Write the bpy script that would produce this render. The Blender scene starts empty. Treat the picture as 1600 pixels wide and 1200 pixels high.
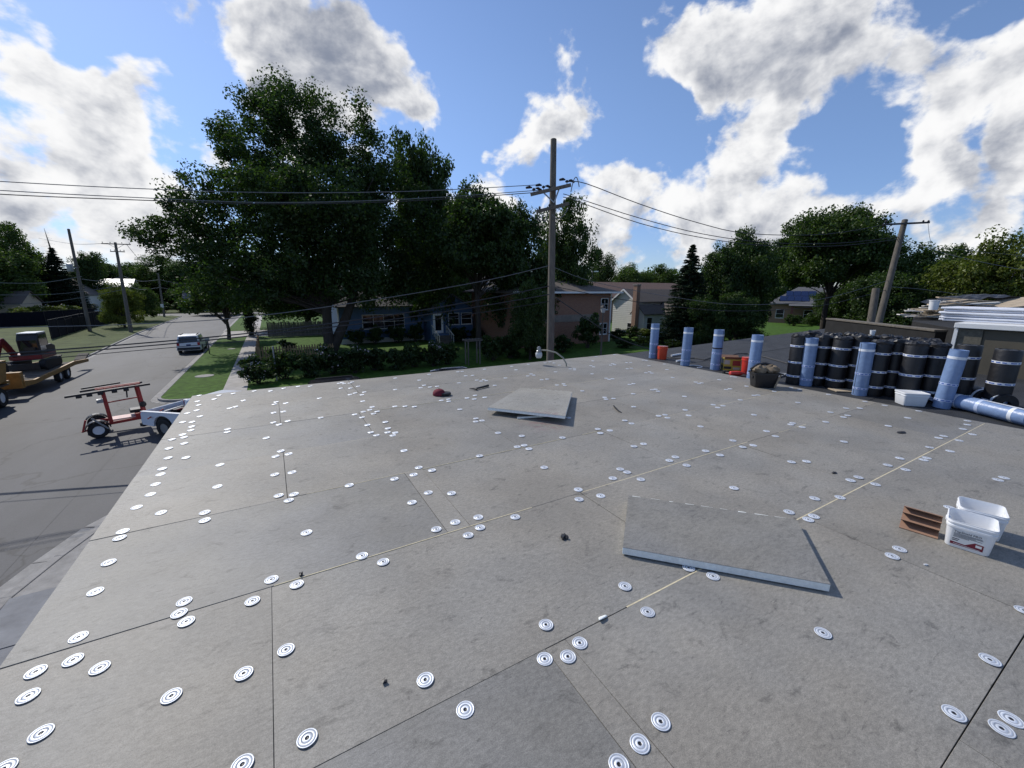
import bpy, bmesh, math, random
import numpy as np
from mathutils import Vector, Matrix
random.seed(7)
RNG = np.random.default_rng(11)
scn = bpy.context.scene
COL = scn.collection

# ------------------------------------------------------------------ camera
F_PX, PITCH, ROLL, YAW, EYE = 641.98, 0.2254537, -0.0036921, 0.5249557, 1.815
cp, sp, cr, sr = math.cos(PITCH), math.sin(PITCH), math.cos(ROLL), math.sin(ROLL)
cy, sy = math.cos(YAW), math.sin(YAW)
_Z = Matrix(((cy, sy, 0), (-sy, cy, 0), (0, 0, 1)))
_right, _down, FWD = Vector((1, 0, 0)), Vector((0, -sp, -cp)), Vector((0, cp, -sp))
CX = _Z @ (cr * _right + sr * _down)
CDN = _Z @ (-sr * _right + cr * _down)
CF = _Z @ FWD
cam_d = bpy.data.cameras.new('camera')
cam_d.sensor_width = 36.0
cam_d.lens = F_PX / 1600 * 36
cam_d.clip_start = 0.05
cam_d.clip_end = 5000
cam = bpy.data.objects.new('camera', cam_d)
COL.objects.link(cam)
m3 = Matrix((CX, -CDN, -CF)).transposed()
cam.matrix_world = Matrix.Translation((0, 0, EYE)) @ m3.to_4x4()
scn.camera = cam

def ray(x, y):
    return (CX * (x - 800) + CDN * (y - 600) + CF * F_PX) / F_PX
def G(x, y, z=0.0):          # photo pixel -> point on the level plane z
    d = ray(x, y)
    t = (z - EYE) / d.z
    return Vector((0, 0, EYE)) + d * t
def D(x, y, depth):          # photo pixel -> point at that depth
    return Vector((0, 0, EYE)) + ray(x, y) * depth
GZ = EYE - 6.0               # street level

# ------------------------------------------------------------------ sun + sky
SUN_AZ, SUN_EL = math.radians(-19.5), math.radians(42)
SUN = Vector((math.cos(SUN_EL) * math.sin(SUN_AZ), math.cos(SUN_EL) * math.cos(SUN_AZ), math.sin(SUN_EL)))
sun_d = bpy.data.lights.new('sun', 'SUN')
sun_d.energy = 3.6
sun_d.angle = math.radians(0.53)
sun_d.color = (1.0, 0.95, 0.87)
sun = bpy.data.objects.new('sun', sun_d)
COL.objects.link(sun)
sun.rotation_euler = SUN.to_track_quat('Z', 'Y').to_euler()
sun.location = SUN * 100

world = bpy.data.worlds.new('World')
scn.world = world
world.use_nodes = True
wn, wl = world.node_tree.nodes, world.node_tree.links
wn.clear()
def wnode(t, **kw):
    n = wn.new(t)
    for k, v in kw.items(): setattr(n, k, v)
    return n
def wmath(op, a, b=None, c=None):
    n = wnode('ShaderNodeMath', operation=op)
    for i, v in enumerate((a, b, c)):
        if v is None: continue
        if isinstance(v, (int, float)): n.inputs[i].default_value = v
        else: wl.new(v, n.inputs[i])
    return n.outputs[0]
def wstep(v, a, b, lo=0.0, hi=1.0):
    n = wnode('ShaderNodeMapRange', interpolation_type='SMOOTHSTEP')
    for k, q in zip(('From Min', 'From Max', 'To Min', 'To Max'), (a, b, lo, hi)): n.inputs[k].default_value = q
    wl.new(v, n.inputs['Value']); return n.outputs[0]
wtc = wnode('ShaderNodeTexCoord')
nrm = wnode('ShaderNodeVectorMath', operation='NORMALIZE'); wl.new(wtc.outputs['Generated'], nrm.inputs[0])
DIR = nrm.outputs[0]
sky = wnode('ShaderNodeTexSky', sky_type='NISHITA', sun_disc=False)
sky.sun_elevation = SUN_EL; sky.sun_rotation = SUN_AZ; sky.altitude = 0; sky.air_density = 1.0; sky.dust_density = .15; sky.ozone_density = 3.0
def wnoise(vec, scale, detail, rough=.56, dist=0.0):
    n = wnode('ShaderNodeTexNoise'); n.inputs['Scale'].default_value = scale; n.inputs['Detail'].default_value = detail
    n.inputs['Roughness'].default_value = rough; n.inputs['Distortion'].default_value = dist
    wl.new(vec, n.inputs['Vector']); return n
wz = wnoise(DIR, 4.5, 4)
wsub = wnode('ShaderNodeVectorMath', operation='SUBTRACT'); wsub.inputs[1].default_value = (.5, .5, .5); wl.new(wz.outputs['Color'], wsub.inputs[0])
warp = wnode('ShaderNodeVectorMath', operation='MULTIPLY_ADD'); warp.inputs[1].default_value = (.34, .34, .34)
wl.new(wsub.outputs[0], warp.inputs[0]); wl.new(DIR, warp.inputs[2])
flat = wnode('ShaderNodeVectorMath', operation='MULTIPLY'); flat.inputs[1].default_value = (1, 1, 1.45); wl.new(DIR, flat.inputs[0])
n1 = wnoise(flat.outputs[0], 4.2, 9, .60, .15).outputs['Fac']
offv = wnode('ShaderNodeVectorMath', operation='ADD'); offv.inputs[1].default_value = SUN * .045; wl.new(flat.outputs[0], offv.inputs[0])
n2 = wnoise(offv.outputs[0], 4.2, 6, .60, .15).outputs['Fac']
vo = wnode('ShaderNodeTexVoronoi'); vo.inputs['Scale'].default_value = 17; vo.inputs['Detail'].default_value = 1; vo.inputs['Roughness'].default_value = .5
wl.new(warp.outputs[0], vo.inputs['Vector'])
acc = wmath('MULTIPLY_ADD', vo.outputs['Distance'], -.20, wmath('MULTIPLY_ADD', n1, 1.9, -.40))
def blob(x, y, r, amt, acc):
    c = ray(x, y).normalized()
    rr = (ray(x + r * .7, y).normalized() - c).length / .7 * .55 + (ray(x, y + r * .7).normalized() - c).length / .7 * .55
    di = wnode('ShaderNodeVectorMath', operation='DISTANCE'); di.inputs[1].default_value = c; wl.new(warp.outputs[0], di.inputs[0])
    return wmath('ADD', acc, wstep(di.outputs['Value'], 0, rr * 1.4, amt, 0))
# this afternoon's clouds and blue gaps: direction (from the photo), angular size, amount
CLOUDS = [(60, 150, 120, .26), (215, 190, 105, .26), (120, 230, 150, .20), (50, 300, 170, .18), (230, 310, 140, .16), (120, 390, 170, .12), (510, 60, 150, .44), (425, 110, 85, .26),
          (590, 95, 80, .26), (255, 10, 75, .24), (400, 5, 80, .18), (652, 178, 50, .36), (755, 265, 62, .34), (832, 105, 52, .38), (905, 175, 80, .42), (865, 225, 60, .30),
          (1060, 100, 95, .40), (1160, 80, 120, .36), (1250, 90, 70, .2), (1270, 20, 90, .30), (1430, 40, 120, .36), (1560, 90, 130, .40), (1500, 150, 70, .24), (985, 300, 60, .36), (1050, 340, 80, .24),
          (1150, 265, 65, .38), (1230, 215, 65, .34), (1420, 235, 60, .38), (1440, 320, 110, .26), (1575, 270, 80, .36), (1290, 370, 130, .22), (960, 385, 110, .16), (1380, 310, 90, .16), (1540, 330, 120, .22), (1190, 340, 90, .16),
          (320, 95, 85, -.34), (130, 25, 100, -.30), (720, 80, 115, -.42), (740, 180, 55, -.28), (935, 35, 75, -.36), (1050, 215, 75, -.34), (1340, 180, 60, -.24), (1495, 210, 50, -.28), (900, 295, 65, -.26), (660, 290, 55, -.2), (1290, 290, 45, -.2)]
for q in CLOUDS: acc = blob(*q, acc)
sepz = wnode('ShaderNodeSeparateXYZ'); wl.new(DIR, sepz.inputs[0])
acc = wmath('ADD', acc, wstep(sepz.outputs[2], .02, .28, .15, 0))      # more cloud banked up towards the horizon
dens = wmath('SUBTRACT', acc, .605)
alpha = wstep(dens, -.08, .14)
sh = wmath('MULTIPLY_ADD', wmath('SUBTRACT', n2, n1), 2.6, wmath('MULTIPLY', dens, .75))
sh = wmath('ADD', sh, wstep(sepz.outputs[2], .0, .28, .10, 0))
for q in [(595, 75, 140, .20), (520, 40, 80, .08), (80, 330, 130, .06), (1150, 130, 90, .10), (1540, 160, 100, .10), (1480, 80, 80, .08), (905, 205, 55, .10), (1290, 50, 60, .08)]: sh = blob(*q, sh)
shade = wstep(sh, -.06, .72)
ccol = wnode('ShaderNodeMix', data_type='RGBA')
ccol.inputs[6].default_value = (9.7, 9.7, 9.75, 1); ccol.inputs[7].default_value = (2.5, 2.85, 3.7, 1)
wl.new(shade, ccol.inputs['Factor'])
mixc = wnode('ShaderNodeMix', data_type='RGBA')
tmix = wnode('ShaderNodeMix', data_type='RGBA'); tmix.inputs[6].default_value = (.80, .90, 1.22, 1); tmix.inputs[7].default_value = (1.30, 1.30, 1.42, 1)
wl.new(wstep(sepz.outputs[2], .0, .42), tmix.inputs['Factor'])      # hazier, cooler air low over the town
tint_ = wnode('ShaderNodeVectorMath', operation='MULTIPLY'); wl.new(tmix.outputs[2], tint_.inputs[1]); wl.new(sky.outputs[0], tint_.inputs[0])
wl.new(alpha, mixc.inputs['Factor']); wl.new(tint_.outputs[0], mixc.inputs[6]); wl.new(ccol.outputs[2], mixc.inputs[7])
bg = wn.new('ShaderNodeBackground'); bg.inputs['Strength'].default_value = .1
wl.new(mixc.outputs[2], bg.inputs['Color'])
wo = wn.new('ShaderNodeOutputWorld'); wl.new(bg.outputs[0], wo.inputs['Surface'])
world.cycles.sampling_method = 'NONE'

scn.view_settings.view_transform = 'Standard'
scn.view_settings.look = 'None'
scn.view_settings.exposure = 0.0
scn.view_settings.gamma = 1.0
scn.view_settings.use_curve_mapping = False
scn.cycles.max_bounces = 6
scn.cycles.diffuse_bounces = 3
scn.cycles.glossy_bounces = 2
scn.cycles.transmission_bounces = 4
scn.cycles.transparent_max_bounces = 8
scn.cycles.caustics_reflective = False
scn.cycles.caustics_refractive = False

# ------------------------------------------------------------------ materials
MATS = {}
def mat(name, col, rough=.6, metal=0.0, var=.0, scale=6.0, bump=0.0, bscale=40.0, spec=.5, obj_rand=0.0, detail=6, stretch=None, col2=None):
    if name in MATS: return MATS[name]
    m = bpy.data.materials.new(name); m.use_nodes = True
    n, l = m.node_tree.nodes, m.node_tree.links
    b = n['Principled BSDF']
    b.inputs['Roughness'].default_value = rough; b.inputs['Metallic'].default_value = metal
    b.inputs['Specular IOR Level'].default_value = spec
    c = (col[0], col[1], col[2], 1)
    b.inputs['Base Color'].default_value = c
    tc = n.new('ShaderNodeTexCoord')
    src = tc.outputs['Object']
    if stretch:
        mp = n.new('ShaderNodeMapping'); mp.inputs['Scale'].default_value = stretch; l.new(src, mp.inputs['Vector']); src = mp.outputs[0]
    out = None
    if var > 0 or col2:
        nz = n.new('ShaderNodeTexNoise'); nz.inputs['Scale'].default_value = scale; nz.inputs['Detail'].default_value = detail; nz.inputs['Roughness'].default_value = .65
        l.new(src, nz.inputs['Vector'])
        mr = n.new('ShaderNodeMapRange'); mr.inputs['From Min'].default_value = .3; mr.inputs['From Max'].default_value = .7
        l.new(nz.outputs['Fac'], mr.inputs['Value'])
        mx = n.new('ShaderNodeMix'); mx.data_type = 'RGBA'
        lo = tuple(max(0, x * (1 - var)) for x in col) + (1,)
        hi = tuple(col2) + (1,) if col2 else tuple(min(1, x * (1 + var)) for x in col) + (1,)
        mx.inputs[6].default_value = lo; mx.inputs[7].default_value = hi
        l.new(mr.outputs[0], mx.inputs['Factor']); out = mx.outputs[2]
    if obj_rand > 0:
        oi = n.new('ShaderNodeObjectInfo')
        mr2 = n.new('ShaderNodeMapRange'); mr2.inputs['To Min'].default_value = 1 - obj_rand; mr2.inputs['To Max'].default_value = 1 + obj_rand
        l.new(oi.outputs['Random'], mr2.inputs['Value'])
        mm = n.new('ShaderNodeVectorMath'); mm.operation = 'SCALE'
        if out: l.new(out, mm.inputs[0])
        else: mm.inputs[0].default_value = col
        l.new(mr2.outputs[0], mm.inputs['Scale']); out = mm.outputs[0]
    if out: l.new(out, b.inputs['Base Color'])
    if bump > 0:
        nb = n.new('ShaderNodeTexNoise'); nb.inputs['Scale'].default_value = bscale; nb.inputs['Detail'].default_value = 4
        l.new(src, nb.inputs['Vector'])
        bp = n.new('ShaderNodeBump'); bp.inputs['Strength'].default_value = bump; bp.inputs['Distance'].default_value = .01
        l.new(nb.outputs['Fac'], bp.inputs['Height']); l.new(bp.outputs[0], b.inputs['Normal'])
    MATS[name] = m
    return m

def board_mat(name='cover_board_facer', c1=(.246, .226, .190, 1), c2=(.235, .225, .202, 1)):
    m = bpy.data.materials.new(name); m.use_nodes = True
    n, l = m.node_tree.nodes, m.node_tree.links
    b = n['Principled BSDF']; b.inputs['Roughness'].default_value = .60; b.inputs['Specular IOR Level'].default_value = .5
    tc = n.new('ShaderNodeTexCoord'); geo = n.new('ShaderNodeNewGeometry'); oi = n.new('ShaderNodeObjectInfo')
    def noise(scale, detail, rough=.6, stretch=None, dist=0.0):
        src = geo.outputs['Position']
        if stretch:
            mp = n.new('ShaderNodeMapping'); mp.inputs['Scale'].default_value = stretch[:3]; mp.inputs['Rotation'].default_value = (0, 0, stretch[3])
            l.new(src, mp.inputs['Vector']); src = mp.outputs[0]
        z = n.new('ShaderNodeTexNoise'); z.inputs['Scale'].default_value = scale; z.inputs['Detail'].default_value = detail; z.inputs['Roughness'].default_value = rough; z.inputs['Distortion'].default_value = dist
        l.new(src, z.inputs['Vector']); return z.outputs['Fac']
    def ramp(v, a, bb, lo, hi):
        r = n.new('ShaderNodeMapRange'); r.interpolation_type = 'SMOOTHSTEP'
        r.inputs['From Min'].default_value = a; r.inputs['From Max'].default_value = bb; r.inputs['To Min'].default_value = lo; r.inputs['To Max'].default_value = hi
        l.new(v, r.inputs['Value']); return r.outputs[0]
    def mul(a, c):
        q = n.new('ShaderNodeMath'); q.operation = 'MULTIPLY'; l.new(a, q.inputs[0]); l.new(c, q.inputs[1]); return q.outputs[0]
    f1 = ramp(noise(230, 3, .7), .3, .7, .76, 1.24)           # fibre grain
    f2 = ramp(noise(26, 6, .75, (1, 2.2, 1, .5)), .3, .7, .80, 1.18)
    f3 = ramp(noise(1.3, 5, .6), .3, .7, .88, 1.10)           # broad blotches
    f4 = ramp(noise(5.5, 6, .72, (1, 1.6, 1, .4), .6), .555, .70, 1.0, .58)   # scuffs and footmarks
    f5 = ramp(noise(16, 4, .7, (.5, 3, 1, -.9), .8), .60, .72, 1.0, .62)
    f7 = ramp(noise(2.1, 7, .78, (1, 1.3, 1, .2), 1.2), .56, .74, 1.0, .68)  # walked-in dirt
    f6 = ramp(oi.outputs['Random'], 0, 1, .93, 1.08)
    v = mul(mul(mul(mul(f1, f2), mul(f3, f4)), mul(f5, f6)), f7)
    tint = n.new('ShaderNodeMix'); tint.data_type = 'RGBA'
    tint.inputs[6].default_value = c1; tint.inputs[7].default_value = c2
    l.new(ramp(noise(.55, 3), .35, .65, 0, 1), tint.inputs['Factor'])
    sc = n.new('ShaderNodeVectorMath'); sc.operation = 'SCALE'; l.new(tint.outputs[2], sc.inputs[0]); l.new(v, sc.inputs['Scale'])
    # faint red chalk dust where one board was snapped
    dd = n.new('ShaderNodeVectorMath'); dd.operation = 'DISTANCE'; dd.inputs[1].default_value = G(850, 662); l.new(geo.outputs['Position'], dd.inputs[0])
    rf = mul(ramp(dd.outputs['Value'], .02, .45, .55, 0), ramp(noise(9, 5, .7), .42, .62, 0, 1))
    rm = n.new('ShaderNodeMix'); rm.data_type = 'RGBA'; rm.inputs[7].default_value = (.22, .09, .11, 1)
    l.new(rf, rm.inputs['Factor']); l.new(sc.outputs[0], rm.inputs[6])
    l.new(rm.outputs[2], b.inputs['Base Color'])
    bp = n.new('ShaderNodeBump'); bp.inputs['Strength'].default_value = .25; bp.inputs['Distance'].default_value = .002
    l.new(noise(160, 4, .7), bp.inputs['Height']); l.new(bp.outputs[0], b.inputs['Normal'])
    return m
M_BOARD = board_mat()
M_BOARD3 = board_mat('cover_board_facer_pale', (.300, .282, .240, 1), (.290, .280, .250, 1))
M_BOARD2 = board_mat('cover_board_facer_blue_grey', (.226, .214, .186, 1), (.218, .214, .203, 1))

def asphalt_mat():
    m = bpy.data.materials.new('worn_asphalt'); m.use_nodes = True
    n, l = m.node_tree.nodes, m.node_tree.links
    b = n['Principled BSDF']; b.inputs['Roughness'].default_value = .72; b.inputs['Specular IOR Level'].default_value = .42
    geo = n.new('ShaderNodeNewGeometry')
    def noise(scale, detail, stretch=None, rough=.6):
        src = geo.outputs['Position']
        if stretch:
            mp = n.new('ShaderNodeMapping'); mp.inputs['Scale'].default_value = stretch; l.new(src, mp.inputs['Vector']); src = mp.outputs[0]
        z = n.new('ShaderNodeTexNoise'); z.inputs['Scale'].default_value = scale; z.inputs['Detail'].default_value = detail; z.inputs['Roughness'].default_value = rough
        l.new(src, z.inputs['Vector']); return z.outputs['Fac']
    mr = n.new('ShaderNodeMapRange'); mr.inputs['From Min'].default_value = .3; mr.inputs['From Max'].default_value = .7; mr.inputs['To Min'].default_value = .72; mr.inputs['To Max'].default_value = 1.3
    l.new(noise(.35, 6, (1.6, .5, 1)), mr.inputs['Value'])
    m2 = n.new('ShaderNodeMapRange'); m2.inputs['From Min'].default_value = .3; m2.inputs['From Max'].default_value = .7; m2.inputs['To Min'].default_value = .8; m2.inputs['To Max'].default_value = 1.2
    l.new(noise(40, 3), m2.inputs['Value'])
    # cracks: thin cells of a voronoi edge field, only in places
    vo = n.new('ShaderNodeTexVoronoi'); vo.feature = 'DISTANCE_TO_EDGE'; vo.inputs['Scale'].default_value = .16
    wz = n.new('ShaderNodeTexNoise'); wz.inputs['Scale'].default_value = .9; wz.inputs['Detail'].default_value = 5; l.new(geo.outputs['Position'], wz.inputs['Vector'])
    wm = n.new('ShaderNodeVectorMath'); wm.operation = 'MULTIPLY_ADD'; wm.inputs[1].default_value = (2.2, 2.2, 0); l.new(wz.outputs['Color'], wm.inputs[0]); l.new(geo.outputs['Position'], wm.inputs[2])
    l.new(wm.outputs[0], vo.inputs['Vector'])
    cr_ = n.new('ShaderNodeMapRange'); cr_.inputs['From Min'].default_value = 0; cr_.inputs['From Max'].default_value = .012; cr_.inputs['To Min'].default_value = .42; cr_.inputs['To Max'].default_value = 1
    l.new(vo.outputs['Distance'], cr_.inputs['Value'])
    a = n.new('ShaderNodeMath'); a.operation = 'MULTIPLY'; l.new(mr.outputs[0], a.inputs[0]); l.new(m2.outputs[0], a.inputs[1])
    c = n.new('ShaderNodeMath'); c.operation = 'MULTIPLY'; l.new(a.outputs[0], c.inputs[0]); l.new(cr_.outputs[0], c.inputs[1])
    sc = n.new('ShaderNodeVectorMath'); sc.operation = 'SCALE'; sc.inputs[0].default_value = (.054, .055, .060); l.new(c.outputs[0], sc.inputs['Scale'])
    l.new(sc.outputs[0], b.inputs['Base Color'])
    return m
M_ASPH = asphalt_mat()

def leaf_mat(name, c1, c2, trans=.3):
    m = bpy.data.materials.new(name); m.use_nodes = True
    n, l = m.node_tree.nodes, m.node_tree.links
    n.remove(n['Principled BSDF']); out = n['Material Output']
    geo = n.new('ShaderNodeNewGeometry'); oi = n.new('ShaderNodeObjectInfo')
    ad = n.new('ShaderNodeMath'); ad.operation = 'MULTIPLY_ADD'; ad.inputs[1].default_value = .75
    l.new(geo.outputs['Random Per Island'], ad.inputs[0])
    o2 = n.new('ShaderNodeMath'); o2.operation = 'MULTIPLY'; o2.inputs[1].default_value = .25; l.new(oi.outputs['Random'], o2.inputs[0]); l.new(o2.outputs[0], ad.inputs[2])
    mx = n.new('ShaderNodeMix'); mx.data_type = 'RGBA'; mx.inputs[6].default_value = c1 + (1,); mx.inputs[7].default_value = c2 + (1,)
    l.new(ad.outputs[0], mx.inputs['Factor'])
    df = n.new('ShaderNodeBsdfDiffuse'); tr = n.new('ShaderNodeBsdfTranslucent'); gl = n.new('ShaderNodeBsdfGlossy'); gl.inputs['Roughness'].default_value = .45
    gl.inputs['Color'].default_value = (.8, .85, .8, 1)
    l.new(mx.outputs[2], df.inputs['Color'])
    ty = n.new('ShaderNodeVectorMath'); ty.operation = 'MULTIPLY'; ty.inputs[1].default_value = (1.25, 1.5, .6); l.new(mx.outputs[2], ty.inputs[0]); l.new(ty.outputs[0], tr.inputs['Color'])
    ms = n.new('ShaderNodeMixShader'); ms.inputs[0].default_value = trans; l.new(df.outputs[0], ms.inputs[1]); l.new(tr.outputs[0], ms.inputs[2])
    m2 = n.new('ShaderNodeMixShader'); m2.inputs[0].default_value = .022; l.new(ms.outputs[0], m2.inputs[1]); l.new(gl.outputs[0], m2.inputs[2])
    l.new(m2.outputs[0], out.inputs['Surface'])
    return m
M_LEAF = leaf_mat('maple_leaves', (.016, .034, .010), (.064, .104, .026), .36)
M_LEAF2 = leaf_mat('mid_green_leaves', (.026, .050, .012), (.088, .132, .032), .36)
M_LEAFY = leaf_mat('yellow_green_leaves', (.06, .085, .014), (.15, .17, .03))
M_NEEDLE = leaf_mat('spruce_needles', (.010, .022, .012), (.028, .045, .022), .1)
M_SHRUB = leaf_mat('shrub_leaves', (.018, .036, .012), (.055, .085, .025))
M_BARK = mat('bark', (.042, .034, .027), .9, var=.4, scale=8, bump=.5, bscale=20, stretch=(1, 1, .2))
M_GRASS = mat('mown_grass', (.052, .108, .014), .9, var=.5, scale=2.2, bump=.9, bscale=26, spec=.15)
M_GRASS2 = mat('rough_grass', (.07, .09, .028), .9, var=.45, scale=.5, bump=.8, bscale=20, spec=.15)
M_CONC = mat('kerb_concrete', (.27, .26, .245), .85, var=.28, scale=3, bump=.3, bscale=60)
M_SLAB = mat('slab_concrete', (.21, .215, .225), .85, var=.3, scale=1.3, bump=.3, bscale=60)
M_WALK = mat('sidewalk_concrete', (.36, .34, .315), .85, var=.2, scale=1.5)
M_MEMB = mat('black_cap_sheet', (.028, .030, .034), .68, var=.4, scale=2.5, bump=.6, bscale=160, spec=.45)
M_FOAM = mat('cream_foam', (.62, .54, .36), .9, var=.2, scale=30)
M_FOAMW = mat('pale_foam_edge', (.84, .86, .82), .9, var=.12, scale=30, bump=.3, bscale=60)
M_GALV = mat('galvanised_plate', (.72, .75, .79), .5, metal=.4, var=.14, scale=30, obj_rand=.10)
M_GALVD = mat('plate_groove', (.32, .35, .40), .75, metal=.0)
M_BLACKP = mat('black_plastic', (.012, .012, .014), .45, var=.2, scale=10)
M_BLACKROLL = mat('black_roll_felt', (.006, .0065, .009), .5, var=.35, scale=12, bump=.5, bscale=20)
M_BLUE = mat('blue_film', (.175, .258, .43), .36, var=.14, scale=9, bump=.45, bscale=22, obj_rand=.08)
M_TAPE = mat('white_tape', (.74, .77, .82), .4, var=.06, scale=30)
M_TAPEB = mat('pale_blue_tape', (.50, .58, .76), .4, var=.06, scale=30)
M_PRINT = mat('blue_print', (.06, .13, .42), .4)
M_WHITEP = mat('white_plastic', (.80, .81, .82), .32, var=.03, scale=8)
M_WHITE = mat('white_paint', (.78, .78, .76), .45, var=.05, scale=3)
M_RED = mat('red_paint', (.36, .035, .028), .42, var=.15, scale=10)
M_REDP = mat('red_plastic', (.62, .045, .03), .35)
M_DARK = mat('dark_steel', (.03, .03, .033), .5, metal=.3, var=.2, scale=12)
M_STEEL = mat('grey_steel', (.32, .33, .34), .45, metal=.7, var=.15, scale=12)
M_RUB = mat('tyre_rubber', (.016, .016, .017), .8)
M_GLASS = mat('dark_glass', (.012, .016, .020), .06, spec=.8)
M_YEL = mat('worn_yellow_paint', (.33, .175, .045), .55, var=.25, scale=4)
M_WOODD = mat('weathered_pole_wood', (.12, .105, .085), .9, var=.3, scale=4, bump=.5, bscale=14, stretch=(3, 3, .25), obj_rand=.15)
M_WOOD = mat('fence_wood', (.26, .17, .085), .85, var=.3, scale=5, stretch=(3, 3, .4), obj_rand=.15)
M_WOODG = mat('grey_fence_wood', (.14, .125, .105), .9, var=.3, scale=5, stretch=(3, 3, .4), obj_rand=.2)
M_LUMB = mat('debris_lumber', (.42, .34, .24), .85, var=.3, scale=4, stretch=(1, 4, 4), obj_rand=.4)
M_CARD = mat('brown_cardboard', (.30, .175, .115), .85, var=.1, scale=20)
M_WIRE = mat('cable_jacket', (.035, .035, .037), .6)
M_WIREG = mat('grey_conductor', (.16, .165, .17), .55)
M_OLIVE = mat('olive_stucco', (.105, .092, .066), .85, var=.12, scale=3, bump=.2, bscale=80)
M_SIDB = mat('blue_siding', (.065, .125, .235), .6, var=.08, scale=3)
M_SIDW = mat('white_siding', (.66, .65, .60), .6, var=.06, scale=3)
M_BEIGE = mat('beige_siding', (.42, .37, .28), .7, var=.08, scale=2)
M_SHING = mat('brown_shingle', (.125, .105, .09), .9, var=.3, scale=9, bump=.4, bscale=18)
M_SHINGG = mat('grey_shingle', (.115, .115, .12), .9, var=.3, scale=9, bump=.4, bscale=18)
M_NAVY = mat('navy_screen_fabric', (.006, .007, .013), .9, var=.3, scale=2, spec=.15)
M_CAR1 = mat('silver_white_car_paint', (.74, .75, .76), .3)
M_CARW = mat('white_truck_paint', (.72, .75, .80), .25)
M_CARD2 = mat('dark_car_paint', (.012, .013, .018), .15)
M_TAIL = mat('tail_lamp_red', (.42, .02, .02), .25)
M_SOLAR = mat('solar_cells', (.012, .022, .07), .15)
M_TARP = mat('dark_tarp', (.02, .022, .026), .45, var=.3, scale=4)
M_SHEET = mat('white_sheeting', (.72, .74, .80), .45, var=.06, scale=6)
M_LEATH = mat('tan_leather', (.19, .145, .095), .8, var=.3, scale=14, bump=.3, bscale=50)
M_CREAM = mat('house_trim', (.62, .60, .54), .6)
M_PINK = mat('pale_flowers', (.70, .60, .62), .7)

def brick_mat(name, c1, c2, mort, s=1.0):
    m = bpy.data.materials.new(name); m.use_nodes = True
    n, l = m.node_tree.nodes, m.node_tree.links; b = n['Principled BSDF']; b.inputs['Roughness'].default_value = .9
    tc = n.new('ShaderNodeTexCoord'); sx = n.new('ShaderNodeSeparateXYZ'); l.new(tc.outputs['Object'], sx.inputs[0])
    a = n.new('ShaderNodeMath'); a.operation = 'ADD'; l.new(sx.outputs[0], a.inputs[0]); l.new(sx.outputs[1], a.inputs[1])
    cb = n.new('ShaderNodeCombineXYZ'); l.new(a.outputs[0], cb.inputs[0]); l.new(sx.outputs[2], cb.inputs[1])
    br = n.new('ShaderNodeTexBrick'); br.inputs['Scale'].default_value = 1; br.inputs['Brick Width'].default_value = .22 * s; br.inputs['Row Height'].default_value = .075 * s; br.inputs['Mortar Size'].default_value = .006
    br.inputs['Color1'].default_value = c1 + (1,); br.inputs['Color2'].default_value = c2 + (1,); br.inputs['Mortar'].default_value = mort + (1,)
    l.new(cb.outputs[0], br.inputs['Vector']); l.new(br.outputs['Color'], b.inputs['Base Color'])
    return m
M_BRICK = brick_mat('orange_brick', (.30, .145, .085), (.24, .11, .07), (.30, .26, .22))
M_BRICK2 = brick_mat('tan_brick', (.33, .18, .12), (.27, .15, .10), (.32, .28, .24))

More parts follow.
